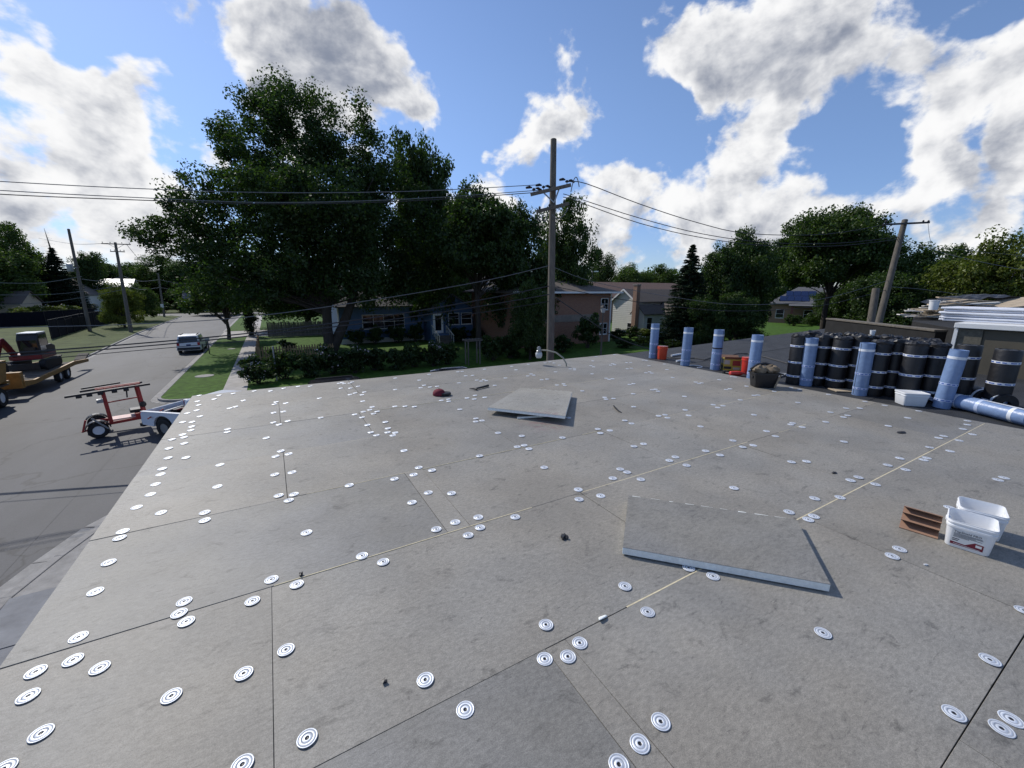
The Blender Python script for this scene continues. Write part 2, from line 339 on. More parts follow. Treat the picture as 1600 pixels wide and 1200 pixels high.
# ------------------------------------------------------------------ mesh helpers
class MB:
    def __init__(s): s.v = []; s.f = []
    def add(s, vs, fs):
        o = len(s.v); s.v += [tuple(v) for v in vs]; s.f += [tuple(i + o for i in f) for f in fs]; return s
    def box(s, lo, hi):
        x0, y0, z0 = lo; x1, y1, z1 = hi
        return s.add([(x0, y0, z0), (x1, y0, z0), (x1, y1, z0), (x0, y1, z0), (x0, y0, z1), (x1, y0, z1), (x1, y1, z1), (x0, y1, z1)],
                     [(0, 3, 2, 1), (4, 5, 6, 7), (0, 1, 5, 4), (1, 2, 6, 5), (2, 3, 7, 6), (3, 0, 4, 7)])
    def hexa(s, b, t):      # bottom quad, top quad (counter-clockwise from above)
        return s.add(list(b) + list(t), [(0, 3, 2, 1), (4, 5, 6, 7), (0, 1, 5, 4), (1, 2, 6, 5), (2, 3, 7, 6), (3, 0, 4, 7)])
    def bar(s, a, b, w, h, up=(0, 0, 1)):
        a, b, up = Vector(a), Vector(b), Vector(up); d = (b - a).normalized()
        x = d.cross(up)
        if x.length < 1e-4: x = d.cross(Vector((1, 0, 0)))
        x.normalize(); z = x.cross(d).normalized()
        q = [x * (-w / 2) - z * (h / 2), x * (w / 2) - z * (h / 2), x * (w / 2) + z * (h / 2), x * (-w / 2) + z * (h / 2)]
        return s.add([a + i for i in q] + [b + i for i in q], [(3, 2, 1, 0), (4, 5, 6, 7), (0, 1, 5, 4), (1, 2, 6, 5), (2, 3, 7, 6), (3, 0, 4, 7)])
    def tube(s, pts, r, n=8, cap=True):
        pts = [Vector(p) for p in pts]; rs = r if isinstance(r, (list, tuple)) else [r] * len(pts)
        rings = []; ref = None
        for i, p in enumerate(pts):
            d = (pts[min(i + 1, len(pts) - 1)] - pts[max(i - 1, 0)]).normalized()
            if ref is None:
                ref = d.cross(Vector((0, 0, 1)))
                if ref.length < 1e-3: ref = d.cross(Vector((1, 0, 0)))
            ref = (ref - d * ref.dot(d)).normalized(); o = d.cross(ref)
            rings.append([p + (ref * math.cos(2 * math.pi * k / n) + o * math.sin(2 * math.pi * k / n)) * rs[i] for k in range(n)])
        vs = [v for rg in rings for v in rg]; fs = []
        for i in range(len(pts) - 1):
            for k in range(n):
                a = i * n + k; b = i * n + (k + 1) % n; fs.append((a, b, b + n, a + n))
        if cap: fs += [tuple(range(n - 1, -1, -1)), tuple((len(pts) - 1) * n + k for k in range(n))]
        return s.add(vs, fs)
    def lathe(s, prof, n=20, c=(0, 0, 0), axis='z', closed=False):
        vs = []; fs = []
        for r, z in prof:
            for k in range(n):
                a = 2 * math.pi * k / n; x, y = r * math.cos(a), r * math.sin(a)
                p = (x, y, z) if axis == 'z' else ((x, z, y) if axis == 'y' else (z, x, y))
                vs.append((p[0] + c[0], p[1] + c[1], p[2] + c[2]))
        m = len(prof)
        for i in range(m - 1 if not closed else m):
            for k in range(n):
                a = i * n + k; b = i * n + (k + 1) % n; j = (i + 1) % m
                fs.append((a, b, j * n + (k + 1) % n, j * n + k))
        if not closed: fs += [tuple(range(n - 1, -1, -1)), tuple((m - 1) * n + k for k in range(n))]
        return s.add(vs, fs)
    def prism(s, poly, lo, hi, axis='z'):      # poly 2d, extruded along axis
        n = len(poly)
        def P(p, h): return (p[0], p[1], h) if axis == 'z' else ((p[0], h, p[1]) if axis == 'y' else (h, p[0], p[1]))
        return s.add([P(p, lo) for p in poly] + [P(p, hi) for p in poly],
                     [tuple(range(n - 1, -1, -1)), tuple(range(n, 2 * n))] + [(i, (i + 1) % n, (i + 1) % n + n, i + n) for i in range(n)])
    def quad(s, *p): return s.add(p, [tuple(range(len(p)))])
    def mesh(s, name):
        me = bpy.data.meshes.new(name); me.from_pydata(s.v, [], s.f); me.update()
        bm = bmesh.new(); bm.from_mesh(me); bmesh.ops.recalc_face_normals(bm, faces=bm.faces); bm.to_mesh(me); bm.free()
        return me
    def build(s, name, m, parent=None, smooth=False, bevel=0.0, loc=None, seg=2):
        me = s.mesh(name); me.materials.append(m)
        o = bpy.data.objects.new(name, me); COL.objects.link(o)
        if parent: o.parent = parent
        if loc is not None: o.location = loc
        if smooth:
            for p in me.polygons: p.use_smooth = True
            try: me.set_sharp_from_angle(angle=math.radians(40))
            except Exception: pass
        if bevel > 0:
            md = o.modifiers.new('bevel', 'BEVEL'); md.width = bevel; md.segments = seg; md.limit_method = 'ANGLE'; md.angle_limit = math.radians(35)
        return o
def inst(me, name, parent=None, loc=(0, 0, 0), rot=(0, 0, 0), sc=(1, 1, 1)):
    o = bpy.data.objects.new(name, me); COL.objects.link(o); o.parent = parent
    o.location = loc; o.rotation_euler = rot; o.scale = sc; return o
def tag(o, label, cat, group=None):
    o['label'] = label; o['category'] = cat
    if group: o['group'] = group
    return o
def thing(name, label, cat, loc=(0, 0, 0), rz=0.0, group=None):
    o = bpy.data.objects.new(name, None); COL.objects.link(o); o.empty_display_size = .2
    o.location = loc; o.rotation_euler = (0, 0, rz); return tag(o, label, cat, group)
def struct(o): o['kind'] = 'structure'; return o
def copy_tree(o, parent=None):
    c = o.copy(); COL.objects.link(c); c.parent = parent
    for ch in list(o.children): copy_tree(ch, c)
    return c
def sub(name, lo, hi, m, parent, bevel=0.0): return MB().box(lo, hi).build(name, m, parent, bevel=bevel)

# ------------------------------------------------------------------ ground, road, kerbs, lawns
def sheet(name, pts, z, m):
    b = MB(); b.add([(p[0], p[1], z) for p in pts], [tuple(range(len(pts)))])
    me = b.mesh(name); me.materials.append(m)
    o = bpy.data.objects.new(name, me); COL.objects.link(o)
    bm = bmesh.new(); bm.from_mesh(me); 
    for f in bm.faces:
        if f.normal.z < 0: f.normal_flip()
    bm.to_mesh(me); bm.free()
    return struct(o)
sheet('ground', [(-900, -900), (900, -900), (900, 1500), (-900, 1500)], GZ - .06, M_GRASS2)
LK = [(-13.6, -40), (-14.5, 49.5), (-16.0, 75), (-16.9, 114), (-19, 118.5), (-26, 121)]     # left kerb line
sheet('street', [(-14.2, -60), (-14.2, 45), (-16.5, 75), (-17.5, 118), (-60, 121), (-60, 130), (60, 130), (60, 121), (-4.5, 119), (-5.6, 112), (-5.6, -60)], GZ, M_ASPH)
sheet('parking_lot', [(-5.6, -60), (60, -60), (60, 28.2), (-5.6, 28.2)], GZ - .004, M_ASPH)
def raised(name, pts, z0, z1, m): 
    o = MB().prism(pts, z0, z1).build(name, m); return struct(o)
lw = GZ + .11
raised('verge_lawn', [(-5.82, 28.7), (-5.3, 28.0), (-4.6, 27.7), (-2.99, 27.7), (-2.99, 61.5), (-5.82, 61.5)], GZ - .05, lw, M_GRASS)
raised('verge_lawn', [(-5.82, 71), (-2.99, 71), (-2.99, 111), (-5.82, 111)], GZ - .05, lw, M_GRASS)
raised('driveway', [(-5.98, 61.5), (14, 61.5), (14, 71), (-5.98, 71)], GZ - .05, lw - .03, M_WALK)
side = struct(MB().box((-2.99, 27.7, GZ - .05), (-1.75, 61.5, lw + .012)).build('sidewalk', M_WALK))
for k in range(22):
    sub('paving_slab', (-2.985, 27.75 + k * 1.53, lw + .012), (-1.755, 27.75 + k * 1.53 + 1.515, lw + .02), M_WALK, side)
struct(MB().box((-2.99, 71, GZ - .05), (-1.75, 112, lw + .012)).build('sidewalk', M_WALK))
raised('yard_lawn', [(-1.75, 28.3), (60, 28.3), (60, 61.5), (-1.75, 61.5)], GZ - .05, lw, M_GRASS)
raised('yard_lawn', [(-1.75, 71), (-1.75, 112), (120, 112), (120, 28.3), (60, 28.3), (60, 61.5), (14, 61.5), (14, 71)], GZ - .05, lw, M_GRASS)
left_pts = [(p[0] - .15, p[1]) for p in LK]
raised('roadside_lawn', left_pts + [(-70, 121), (-70, -40)], GZ - .05, lw, M_GRASS2)
raised('far_lawn', [(-70, 131), (120, 131), (120, 240), (-70, 240)], GZ - .05, lw, M_GRASS2)
def kerb(pts, w=.16, z=.13, gutter=.3, side_=1):
    P = [Vector((p[0], p[1], 0)) for p in pts]; b = MB(); g = MB()
    for i in range(len(P) - 1):
        a, c = P[i], P[i + 1]; d = (c - a).normalized(); nrm_ = Vector((-d.y, d.x, 0)) * side_
        b.hexa([a + Vector((0, 0, GZ - .05)), c + Vector((0, 0, GZ - .05)), c + nrm_ * w + Vector((0, 0, GZ - .05)), a + nrm_ * w + Vector((0, 0, GZ - .05))],
               [a + Vector((0, 0, GZ + z)), c + Vector((0, 0, GZ + z)), c + nrm_ * w + Vector((0, 0, GZ + z)), a + nrm_ * w + Vector((0, 0, GZ + z))])
        g.quad(a - nrm_ * gutter + Vector((0, 0, GZ + .006)), c - nrm_ * gutter + Vector((0, 0, GZ + .006)), c + Vector((0, 0, GZ + .012)), a + Vector((0, 0, GZ + .012)))
    o = struct(b.build('kerb', M_CONC, bevel=.02)); g.build('gutter', M_CONC, o); return o
arc = [(-4.6 + 1.38 * math.cos(a), 29.0 + 1.38 * math.sin(a)) for a in [math.radians(t) for t in range(270, 179, -15)]]
kerb([(-1.9, 27.62), (-3.6, 27.62)] + arc + [(-5.98, 45), (-5.98, 61.4)], side_=-1)
kerb([(-5.98, 71), (-5.98, 111)], side_=-1)
kerb(LK, side_=1)
near = [(-5.5, -10), (-5.42, 6), (-5.32, 9.2), (-5.18, 10.9), (-4.84, 12.2), (-4.4, 13.5), (-3.7, 14.6), (-2.6, 15.4), (-1.4, 15.7)]
kerb(near, side_=-1, w=.2, z=.12, gutter=.42)
ap = struct(MB().prism([(p[0] + .2, p[1] - .02) for p in near] + [(-1.2, 15.5), (-1.2, -10)], GZ - .05, GZ + .10).build('apron_slab_base', M_CONC))
yy = 14.0
for k in range(14):
    x0 = -5.05 if yy < 10.5 else (-4.6 if yy < 12.3 else -3.7)
    if yy - 1.6 < 10: x0 = -5.0
    sub('paving_slab', (x0, yy - 1.585, GZ + .10), (-1.25, yy, GZ + .106 + random.uniform(0, .02)), M_SLAB, ap); yy -= 1.6
struct(MB().box((-60, 118.9, GZ - .05), (-19.8, 120.5, lw + .02)).build('sidewalk', M_WALK))
# ------------------------------------------------------------------ the commercial building we stand on
UL, UR = -1.345, 8.62
ROWS = [-2.21, -1.0, .222, 1.443, 2.674, 3.884, 5.100, 6.300, 7.530, 8.766]
ROOF = thing('commercial_building', 'low flat-roofed commercial building whose roof is half covered with grey boards', 'building', (0, 0, 0))
b = MB().box((UL + .06, -14, GZ - .1), (24, 8.70, -.14)); b.build('wall', M_BRICK2, ROOF)
MB().box((UL + .01, -14, -.14), (UR, 8.755, -.055)).build('foam_insulation', M_FOAM, ROOF)
memb = MB().hexa([(UR, -14, -.14), (24, -14, -.14), (24, 8.85, -.14), (UR, 8.85, -.14)], [(UR, -14, -.05), (24, -14, .25), (24, 8.85, .25), (UR, 8.85, -.05)]).build('membrane_deck', M_MEMB, ROOF)
zr = lambda u: -.05 + (u - UR) * (.30 / (24 - UR))
for k in range(12):        # lapped cap-sheet strips, each a little proud
    v1 = 8.80 - k * .98; v0 = v1 - 1.03; e = .004 + .003 * (k % 2)
    MB().hexa([(UR + .02, v0, zr(UR) + .001), (23.9, v0, zr(23.9) + .001), (23.9, v1, zr(23.9) + .001), (UR + .02, v1, zr(UR) + .001)],
              [(UR + .02, v0, zr(UR) + e + .003), (23.9, v0, zr(23.9) + e + .003), (23.9, v1, zr(23.9) + e), (UR + .02, v1, zr(UR) + e)]).build('cap_sheet_strip', M_MEMB, memb)
MB().box((UL - .012, -14, -.30), (UL + .008, 8.78, -.05)).build('edge_flashing', M_DARK, ROOF)
MB().box((UL - .012, 8.757, -.30), (24, 8.775, -.06)).build('edge_flashing', M_DARK, ROOF)
SEAMS = {2: [1.038, 1.167, 3.605, 6.045], 3: [-.183, 2.28, 4.75, 7.25], 4: [.99, 1.176, 3.614, 6.05], 5: [-.054, 2.384, 4.82, 7.26],
         6: [.98, 1.176, 3.614, 6.05], 7: [-.054, 2.384, 4.82, 7.26], 8: [1.03, 1.21, 3.65, 6.09], 1: [-.183, 2.28, 3.9, 6.3], 0: [1.0, 3.44, 5.88]}
GAPS = {1: .003, 2: .005, 3: .0055, 4: .003, 5: .0032, 6: .0025, 7: .003, 8: .0025, 9: 0, 0: 0}
BOARDS = []
for r in range(len(ROWS) - 1):
    us = [UL] + SEAMS[r] + [UR]
    for k in range(len(us) - 1):
        g0, g1 = GAPS[r] / 2, GAPS[r + 1] / 2
        x0 = us[k] + (random.uniform(.001, .0025) if k else 0); x1 = us[k + 1] - (random.uniform(.001, .0025) if k < len(us) - 2 else 0)
        jx, jy = random.uniform(-.002, .002), random.uniform(-.0015, .0015)
        dz = [random.uniform(-.003, .003) for _ in range(4)]
        q = [(x0, ROWS[r] + g0 + jy), (x1, ROWS[r] + g0 - jy), (x1 + (jx if k < len(us) - 2 else 0), ROWS[r + 1] - g1 - jy), (x0 + (jx if k else 0), ROWS[r + 1] - g1 + jy)]
        o = MB().hexa([(p[0], p[1], -.052) for p in q], [(p[0], p[1], dz[i]) for i, p in enumerate(q)]).build('cover_board', M_BOARD2 if (r, k) in ((2, 0), (3, 4), (6, 0), (4, 0)) else M_BOARD, ROOF, bevel=.0012, seg=1)
        BOARDS.append((x0, x1, ROWS[r], ROWS[r + 1], o))

# fastener plates: photo positions read tile by tile (tile x, tile y, scale, points in the enlarged tile)
TILES = [
 (0, 900, 4, [(597,99),(1152,161),(1120,234),(1165,286),(1578,157),(491,384),(457,526),(224,600),(624,576),(176,752),(1072,751),(1524,610),(257,985),(1515,1180),(20,1210)]),
 (400, 900, 4, [(97,23),(255,53),(188,462),(320,1015),(1058,650),(1308,837)]),
 (800, 900, 4, [(706,65),(848,226),(213,306),(424,420),(350,505),(205,520),(930,912),(799,1050),(668,1180)]),
 (1200, 900, 4, [(343,357),(1387,525),(1162,860),(1520,897),(1460,955),(1600,217)]),
 (400, 640, 4, [(663,915),(795,953),(316,770),(583,474),(865,434),(985,408),(1017,363),(1100,380),(1077,520),(1222,524),(975,581),(1245,705),(1389,674),(1127,749),(1400,738),(1326,786),(1397,290),(925,257),(1512,146),(1374,56),(1373,75),(1412,69),(64,178),(404,51),(616,31),(752,161),(717,143),(696,97),(662,49),(855,162),(870,145),(822,143),(824,118),(808,78)]),
 (800, 640, 4, [(61,165),(33,233),(76,224),(106,246),(315,176),(201,362),(414,501),(419,562),(554,540),(630,430),(676,373),(719,392),(805,437),(983,319),(1021,297),(1091,349),(1210,259),(1300,285),(1178,106),(1380,194),(1442,234),(1507,224),(1387,491),(1590,135),(1512,33),(1104,37),(20,672),(762,230),(822,215),(1104,990),(1256,1043)]),
 (1200, 640, 4, [(131,641),(286,668),(251,688),(291,556),(450,550),(515,443),(565,424),(671,468),(748,348),(823,305),(859,376),(972,315),(992,303),(1009,237),(1137,260),(1194,194),(1277,155),(1066,178),(1098,166),(1218,122),(1245,95),(1246,71),(1437,440),(1475,427),(822,873),(776,917),(1136,614)]),
 (100, 600, 4, [(845,72),(833,109),(841,132),(829,165),(770,183),(849,203),(741,239),(800,238),(798,267),(792,290),(741,317),(750,334),(675,347),(751,372),(655,403),(651,463),(762,461),(614,531),(604,566),(572,628),(541,691),(455,772),(607,805),(880,804),(880,853),(368,922),(348,963),(280,1117),(975,506),(959,642),(1517,930),(1020,301),(1022,283),(1265,338),(1355,420),(1322,453),(1404,438),(1317,567),(1425,553),(1342,698),(1437,690),(1405,728),(1310,180),(1370,173),(1308,241),(1398,232),(1343,254),(1314,127),(1325,113),(1386,120),(1035,152),(1072,142),(1120,104),(938,95),(968,72),(1057,60),(1188,44),(1290,44),(1372,28),(1462,16),(1538,14)]),
 (480, 580, 6.6667, [(28,157),(126,282),(140,485),(330,127),(365,120),(385,130),(442,125),(470,113),(348,178),(449,177),(528,158),(445,244),(497,228),(594,218),(570,246),(577,313),(676,373),(651,403),(584,423),(495,450),(690,443),(728,420),(570,483),(912,368),(1018,366),(1116,370),(1397,305),(1471,292),(1472,314),(916,73),(1270,34),(1166,94),(1217,147),(1181,173),(1279,166),(1353,159),(916,192),(1590,398),(1580,123)]),
 (640, 550, 6.6667, [(780,180),(203,235),(502,207),(548,203),(100,294),(584,249),(656,244),(700,294),(745,304),(772,287),(797,300),(512,323),(887,348),(997,272),(1064,150),(1237,130),(1108,186),(681,453),(674,491),(598,480),(782,473),(535,597),(690,692),(687,726),(752,714),(922,843),(1167,876),(1120,990),(1196,972),(1243,1012),(728,1083),(1520,207),(1265,230),(1230,250),(1294,242),(1376,290),(1431,283),(1534,345),(1412,115),(1462,104),(1503,115),(1560,138)]),
 (840, 540, 6.6667, [(800,95),(610,115),(575,160),(228,206),(188,273),(340,243),(383,238),(385,253),(555,210),(583,222),(567,295),(760,205),(782,189),(803,199),(927,177),(970,177),(935,242),(977,237),(713,341),(745,352),(781,347),(44,354),(97,349),(201,411),(270,400),(284,416),(465,473),(698,540),(712,559),(789,552),(958,406),(997,398),(995,503),(1000,638),(322,753),(258,960),(627,870),(653,912),(752,885),(908,781),(977,812),(1260,733),(1327,722),(1352,753),(1100,152),(1133,157),(1160,210),(1320,193),(1348,250),(1128,284),(1167,275),(1190,287),(1406,333),(1192,462),(1230,456),(1254,476),(1529,530),(1538,671),(1572,729),(1002,1049),(1103,1027)]),
 (1000, 560, 6.6667, [(95,76),(282,117),(338,201),(581,248),(614,262),(642,256),(826,223),(957,192),(994,196),(1110,290),(897,325),(937,318),(1045,433),(1187,386),(1230,383),(1397,344),(463,396),(471,538),(507,596),(763,484),(808,512),(864,494),(632,711),(1187,586),(1570,690),(1590,674),(965,857),(1577,1080)]),
 (1200, 580, 6.6667, [(65,211),(310,327),(240,173),(325,190),(630,243),(1010,317),(1216,357),(813,386),(955,386),(649,428),(829,462),(785,479),(265,540),(240,558),(355,583),(601,529),(77,678),(790,735),(1454,487),(1253,571),(1570,415),(247,946),(401,941)])]
pts = []
for tx, ty, s, L in TILES:
    for x, y in L:
        X, Y = tx + x / s, ty + y / s
        if all((X - a) ** 2 / 2.2 + (Y - c) ** 2 * 1.5 > 6.0 for a, c in pts): pts.append((X, Y))
# a stamped plate: rings and a recessed dark screw hole
prof = [(.0405, .0006), (.0400, .0028), (.0365, .0034), (.0350, .0012), (.0315, .0012), (.0298, .0036), (.0232, .0036), (.0215, .0010), (.0178, .0010), (.0160, .0034), (.0112, .0030), (.0105, .0018)]
prof = [(r_, z_ * .6) for r_, z_ in prof[:-1]] + [(.0095, .0024), (.0085, .0008)]
pb = MB(); pb.lathe(prof, 22)
plate_me = pb.mesh('fastener_plate'); plate_me.materials.append(M_GALV); plate_me.materials.append(M_GALVD); plate_me.materials.append(M_BLACKP)
for p in plate_me.polygons:
    p.use_smooth = True
    rr = math.hypot(p.center.x, p.center.y)
    if rr < .001 and p.center.z > .0006: p.material_index = 2
    elif .0304 < rr < .0352 or .0168 < rr < .0222: p.material_index = 1
for X, Y in pts:
    P = G(X, Y, .002)
    for x0, x1, y0, y1, o in BOARDS:
        if x0 - .05 <= P.x < x1 + .05 and y0 <= P.y < y1:
            inst(plate_me, 'fastener_plate', o, (P.x, P.y, .0036), (random.uniform(-.01, .01), random.uniform(-.01, .01), random.uniform(0, 6)), (1.0, 1.0, 1.0)); break
MB().hexa([G(936, 970, 0), G(950, 964, 0), G(948, 960, 0), G(934, 965, 0)], [G(936, 970, .02), G(947, 964, .018), G(946, 960, .016), G(936, 964, .02)]).build('foam_squeeze_out', M_FOAMW, ROOF, smooth=True, bevel=.006)

# cream foam squeezed up level in parts of the long seams
for v_, ua, ub, w_ in [(ROWS[3], 1.62, 8.55, .009), (ROWS[4], -.17, 1.75, .007), (ROWS[4], 2.3, 4.9, .007), (ROWS[4], 5.6, 6.3, .007), (ROWS[5], .1, 3.0, .0055), (ROWS[5], 3.3, 5.6, .006), (ROWS[5], 5.8, 8.2, .006),
                       (ROWS[6], .1, 1.0, .006), (ROWS[7], .9, 5.8, .005), (ROWS[8], 3.0, 5.4, .004)]:
    n_ = max(2, int((ub - ua) / .25)); tp = [(ua + (ub - ua) * i / n_, v_ + random.uniform(-.0012, .0012)) for i in range(n_ + 1)]
    bb = MB()
    vs = [(x, y - w_ / 2, -.05) for x, y in tp] + [(x, y + w_ / 2, -.05) for x, y in tp] + [(x, y - w_ / 2, .0012) for x, y in tp] + [(x, y + w_ / 2, .0012) for x, y in tp]; k = n_ + 1
    fs = []
    for i in range(n_): fs += [(2 * k + i, 2 * k + i + 1, 3 * k + i + 1, 3 * k + i), (i, i + 1, 2 * k + i + 1, 2 * k + i), (k + i + 1, k + i, 3 * k + i, 3 * k + i + 1)]
    bb.add(vs, fs).build('foam_bead', M_FOAM, ROOF)
# ------------------------------------------------------------------ loose boards on the roof
def loose_board(label, top, th=.05, m=M_BOARD, edge=M_FOAMW, gap=.004):
    top = [Vector(p) for p in top]
    n = (top[1] - top[0]).cross(top[3] - top[0]).normalized()
    if n.z < 0: n = -n
    c = sum(top, Vector()) / 4
    root = thing('loose_board', label, 'board', (c.x, c.y, min(p.z for p in top) - th))
    L = [p - root.location for p in top]
    core = MB().hexa([p - n * th for p in L], [p - n * .003 for p in L]).build('foam_core', edge, root, bevel=.003)
    f = MB().hexa([p - n * .003 for p in L], L).build('grey_facer', m, root)
    k = MB()
    for i in range(9):                      # torn, pale facer along the far edge
        a = L[3].lerp(L[2], .02 + i * .105 + random.uniform(0, .04)); bq = L[3].lerp(L[2], min(.99, .05 + i * .105 + random.uniform(0, .06)))
        d = (L[0] - L[3]).normalized(); w = random.uniform(.004, .014)
        k.quad(a + n * .0012, bq + n * .0012, bq + d * w * .5 + n * .0012, a + d * w + n * .0012)
    k.build('torn_edge', M_FOAMW, f)['kind'] = 'stuff'
    return root
zt = .062
loose_board('clean grey insulation board with pale foam edge lying askew across a seam', [G(973, 855, zt), G(1298, 913, zt), G(1245, 812, zt), G(982, 774, zt)], .054, M_BOARD2)
lowq = [G(808, 651.5, .032), G(876, 647, .055), G(884, 622, .05), G(826, 622, .032)]
loose_board('small board offcut wedged under a tilted grey board', lowq, .03)
loose_board('tilted grey board with chipped edges propped up on a smaller offcut', [G(762, 636.5, .105), G(883, 650, .125), G(894, 612, .095), G(813, 606, .075)], .042, M_BOARD3)
# ------------------------------------------------------------------ small things dropped on the boards
def lump(pts_, m, name, label, cat, z=.02, seedv=1, jag=.3):
    c = sum(pts_, Vector()) / len(pts_)
    rn = random.Random(seedv); bb = MB(); n = len(pts_)
    o = [(p.x - c.x, p.y - c.y, 0.0) for p in pts_]
    t = [(x * .75 + rn.uniform(-1, 1) * .01, y * .75 + rn.uniform(-1, 1) * .01, z * rn.uniform(1 - jag, 1)) for x, y, _ in o]
    bb.add(o + t + [(0, 0, z)], [(i, (i + 1) % n, (i + 1) % n + n, i + n) for i in range(n)] + [(i + n, (i + 1) % n + n, 2 * n) for i in range(n)] + [tuple(range(n - 1, -1, -1))])
    ob = bb.build(name, m, loc=(c.x, c.y, .003)); tag(ob, label, cat); return ob
def ring(x, y, rx, ry, n=9, jit=.25, sd=1):
    rn = random.Random(sd)
    return [G(x + rx * math.cos(a) * rn.uniform(1 - jit, 1), y - ry * math.sin(a) * rn.uniform(1 - jit, 1)) for a in [2 * math.pi * k / n for k in range(n)]]
lump(ring(883, 840, 8, 6, 13, .5, 3), M_BLACKP, 'roofing_scrap', 'ragged black scrap of roofing felt beside the short end of the askew clean board', 'scrap', .02, 3, .7)
lump(ring(601.5, 1066, 5, 4, 6, .3, 4), M_BLACKP, 'roofing_crumb', 'small black crumb on bare board between two plates', 'scrap', .012, 4)
lump(ring(470.5, 899.5, 3, 2.6, 7, .3, 5), M_BLACKP, 'roofing_pellet', 'round black pellet sitting on a pale board seam', 'scrap', .016, 5)
lump(ring(1303, 739, 5, 1.6, 6, .3, 6), M_BLACKP, 'roofing_sliver', 'thin black sliver beside a pair of plates', 'scrap', .01, 6)
lump(ring(1446, 883, 5, 2, 7, .5, 7), M_WHITEP, 'plastic_flake', 'white plastic flake on the boards in front of the tubs', 'scrap', .008, 7)
lump(ring(1409, 676, 11, 2.6, 10, .5, 8), M_BLACKP, 'torn_felt_patch', 'torn black felt patch beside the dark corner board', 'scrap', .01, 8, .6)
st = MB().tube([G(959, 634, .012), G(962, 637.5, .015), G(966, 641.5, .013), G(971, 644.5, .008)], [.011, .013, .012, .006], 6).build('rubber_strip', M_BLACKP)
tag(st, 'short curved black rubber strip lying alone on the boards', 'strip')
# cap
c = G(686, 617.5)
cap = thing('cap', 'red cap with black brim lying on the roof boards', 'cap', (c.x, c.y, .004), -.55)
MB().lathe([(.105, 0), (.112, .02), (.106, .05), (.085, .085), (.05, .105), (.012, .112)], 18).build('crown', mat('cap_cloth', (.15, .012, .025), .85, var=.3, scale=20), cap, smooth=True)
MB().prism([(.06, -.09), (.13, -.085), (.19, -.06), (.215, 0), (.19, .06), (.13, .085), (.06, .09)], .004, .05).build('brim', M_BLACKP, cap, bevel=.01)
MB().lathe([(.012, .11), (.012, .118), (.004, .122)], 10).build('button', M_BLACKP, cap)
# hammer
a, e = G(742, 609.5), G(763, 604.5)
d = (e - a); hm = thing('hammer', 'black-handled hammer lying on the boards beyond the tilted board', 'hammer', (a.x, a.y, .004), math.atan2(d.y, d.x))
MB().tube([(.02, 0, .022), (.1, 0, .02), (d.length, 0, .022)], [.014, .017, .022], 10).build('handle', M_BLACKP, hm, smooth=True)
MB().tube([(0, -.055, .024), (0, -.02, .024), (0, .03, .024), (-.01, .075, .018), (-.035, .11, .012)], [.016, .018, .018, .012, .006], 10).build('head', M_DARK, hm, smooth=True)
# ------------------------------------------------------------------ white tubs and cardboard
def rrect(w, d_, r, n=5):
    out = []
    for cx_, cy_, a0 in ((w / 2 - r, d_ / 2 - r, 0), (-w / 2 + r, d_ / 2 - r, 90), (-w / 2 + r, -d_ / 2 + r, 180), (w / 2 - r, -d_ / 2 + r, 270)):
        for k in range(n + 1):
            t = math.radians(a0 + 90 * k / n); out.append((cx_ + r * math.cos(t), cy_ + r * math.sin(t)))
    return out
def shell(sections):      # rounded-rect sections (w, d, r, z) lofted; first to last is one skin, out and back in
    bb = MB(); rings = [[(x, y, z) for x, y in rrect(w, d_, r)] for w, d_, r, z in sections]; n = len(rings[0])
    vs = [v for rg in rings for v in rg]
    fs = [tuple(range(n - 1, -1, -1))]
    for i in range(len(rings) - 1):
        for k in range(n): fs.append((i * n + k, i * n + (k + 1) % n, (i + 1) * n + (k + 1) % n, (i + 1) * n + k))
    fs.append(tuple((len(rings) - 1) * n + k for k in range(n)))
    return bb.add(vs, fs)
def text_mesh(txt, size, m, name, parent, mat4):
    cu = bpy.data.curves.new(name, 'FONT'); cu.body = txt; cu.size = size; cu.align_x = 'LEFT'; cu.resolution_u = 2; cu.extrude = .0004
    o = bpy.data.objects.new(name, cu); COL.objects.link(o)
    me = bpy.data.meshes.new_from_object(o.evaluated_get(bpy.context.evaluated_depsgraph_get()))
    bpy.data.objects.remove(o); bpy.data.curves.remove(cu)
    me.transform(mat4); me.materials.clear(); me.materials.append(m)
    q = bpy.data.objects.new(name, me); COL.objects.link(q); q.parent = parent; return q
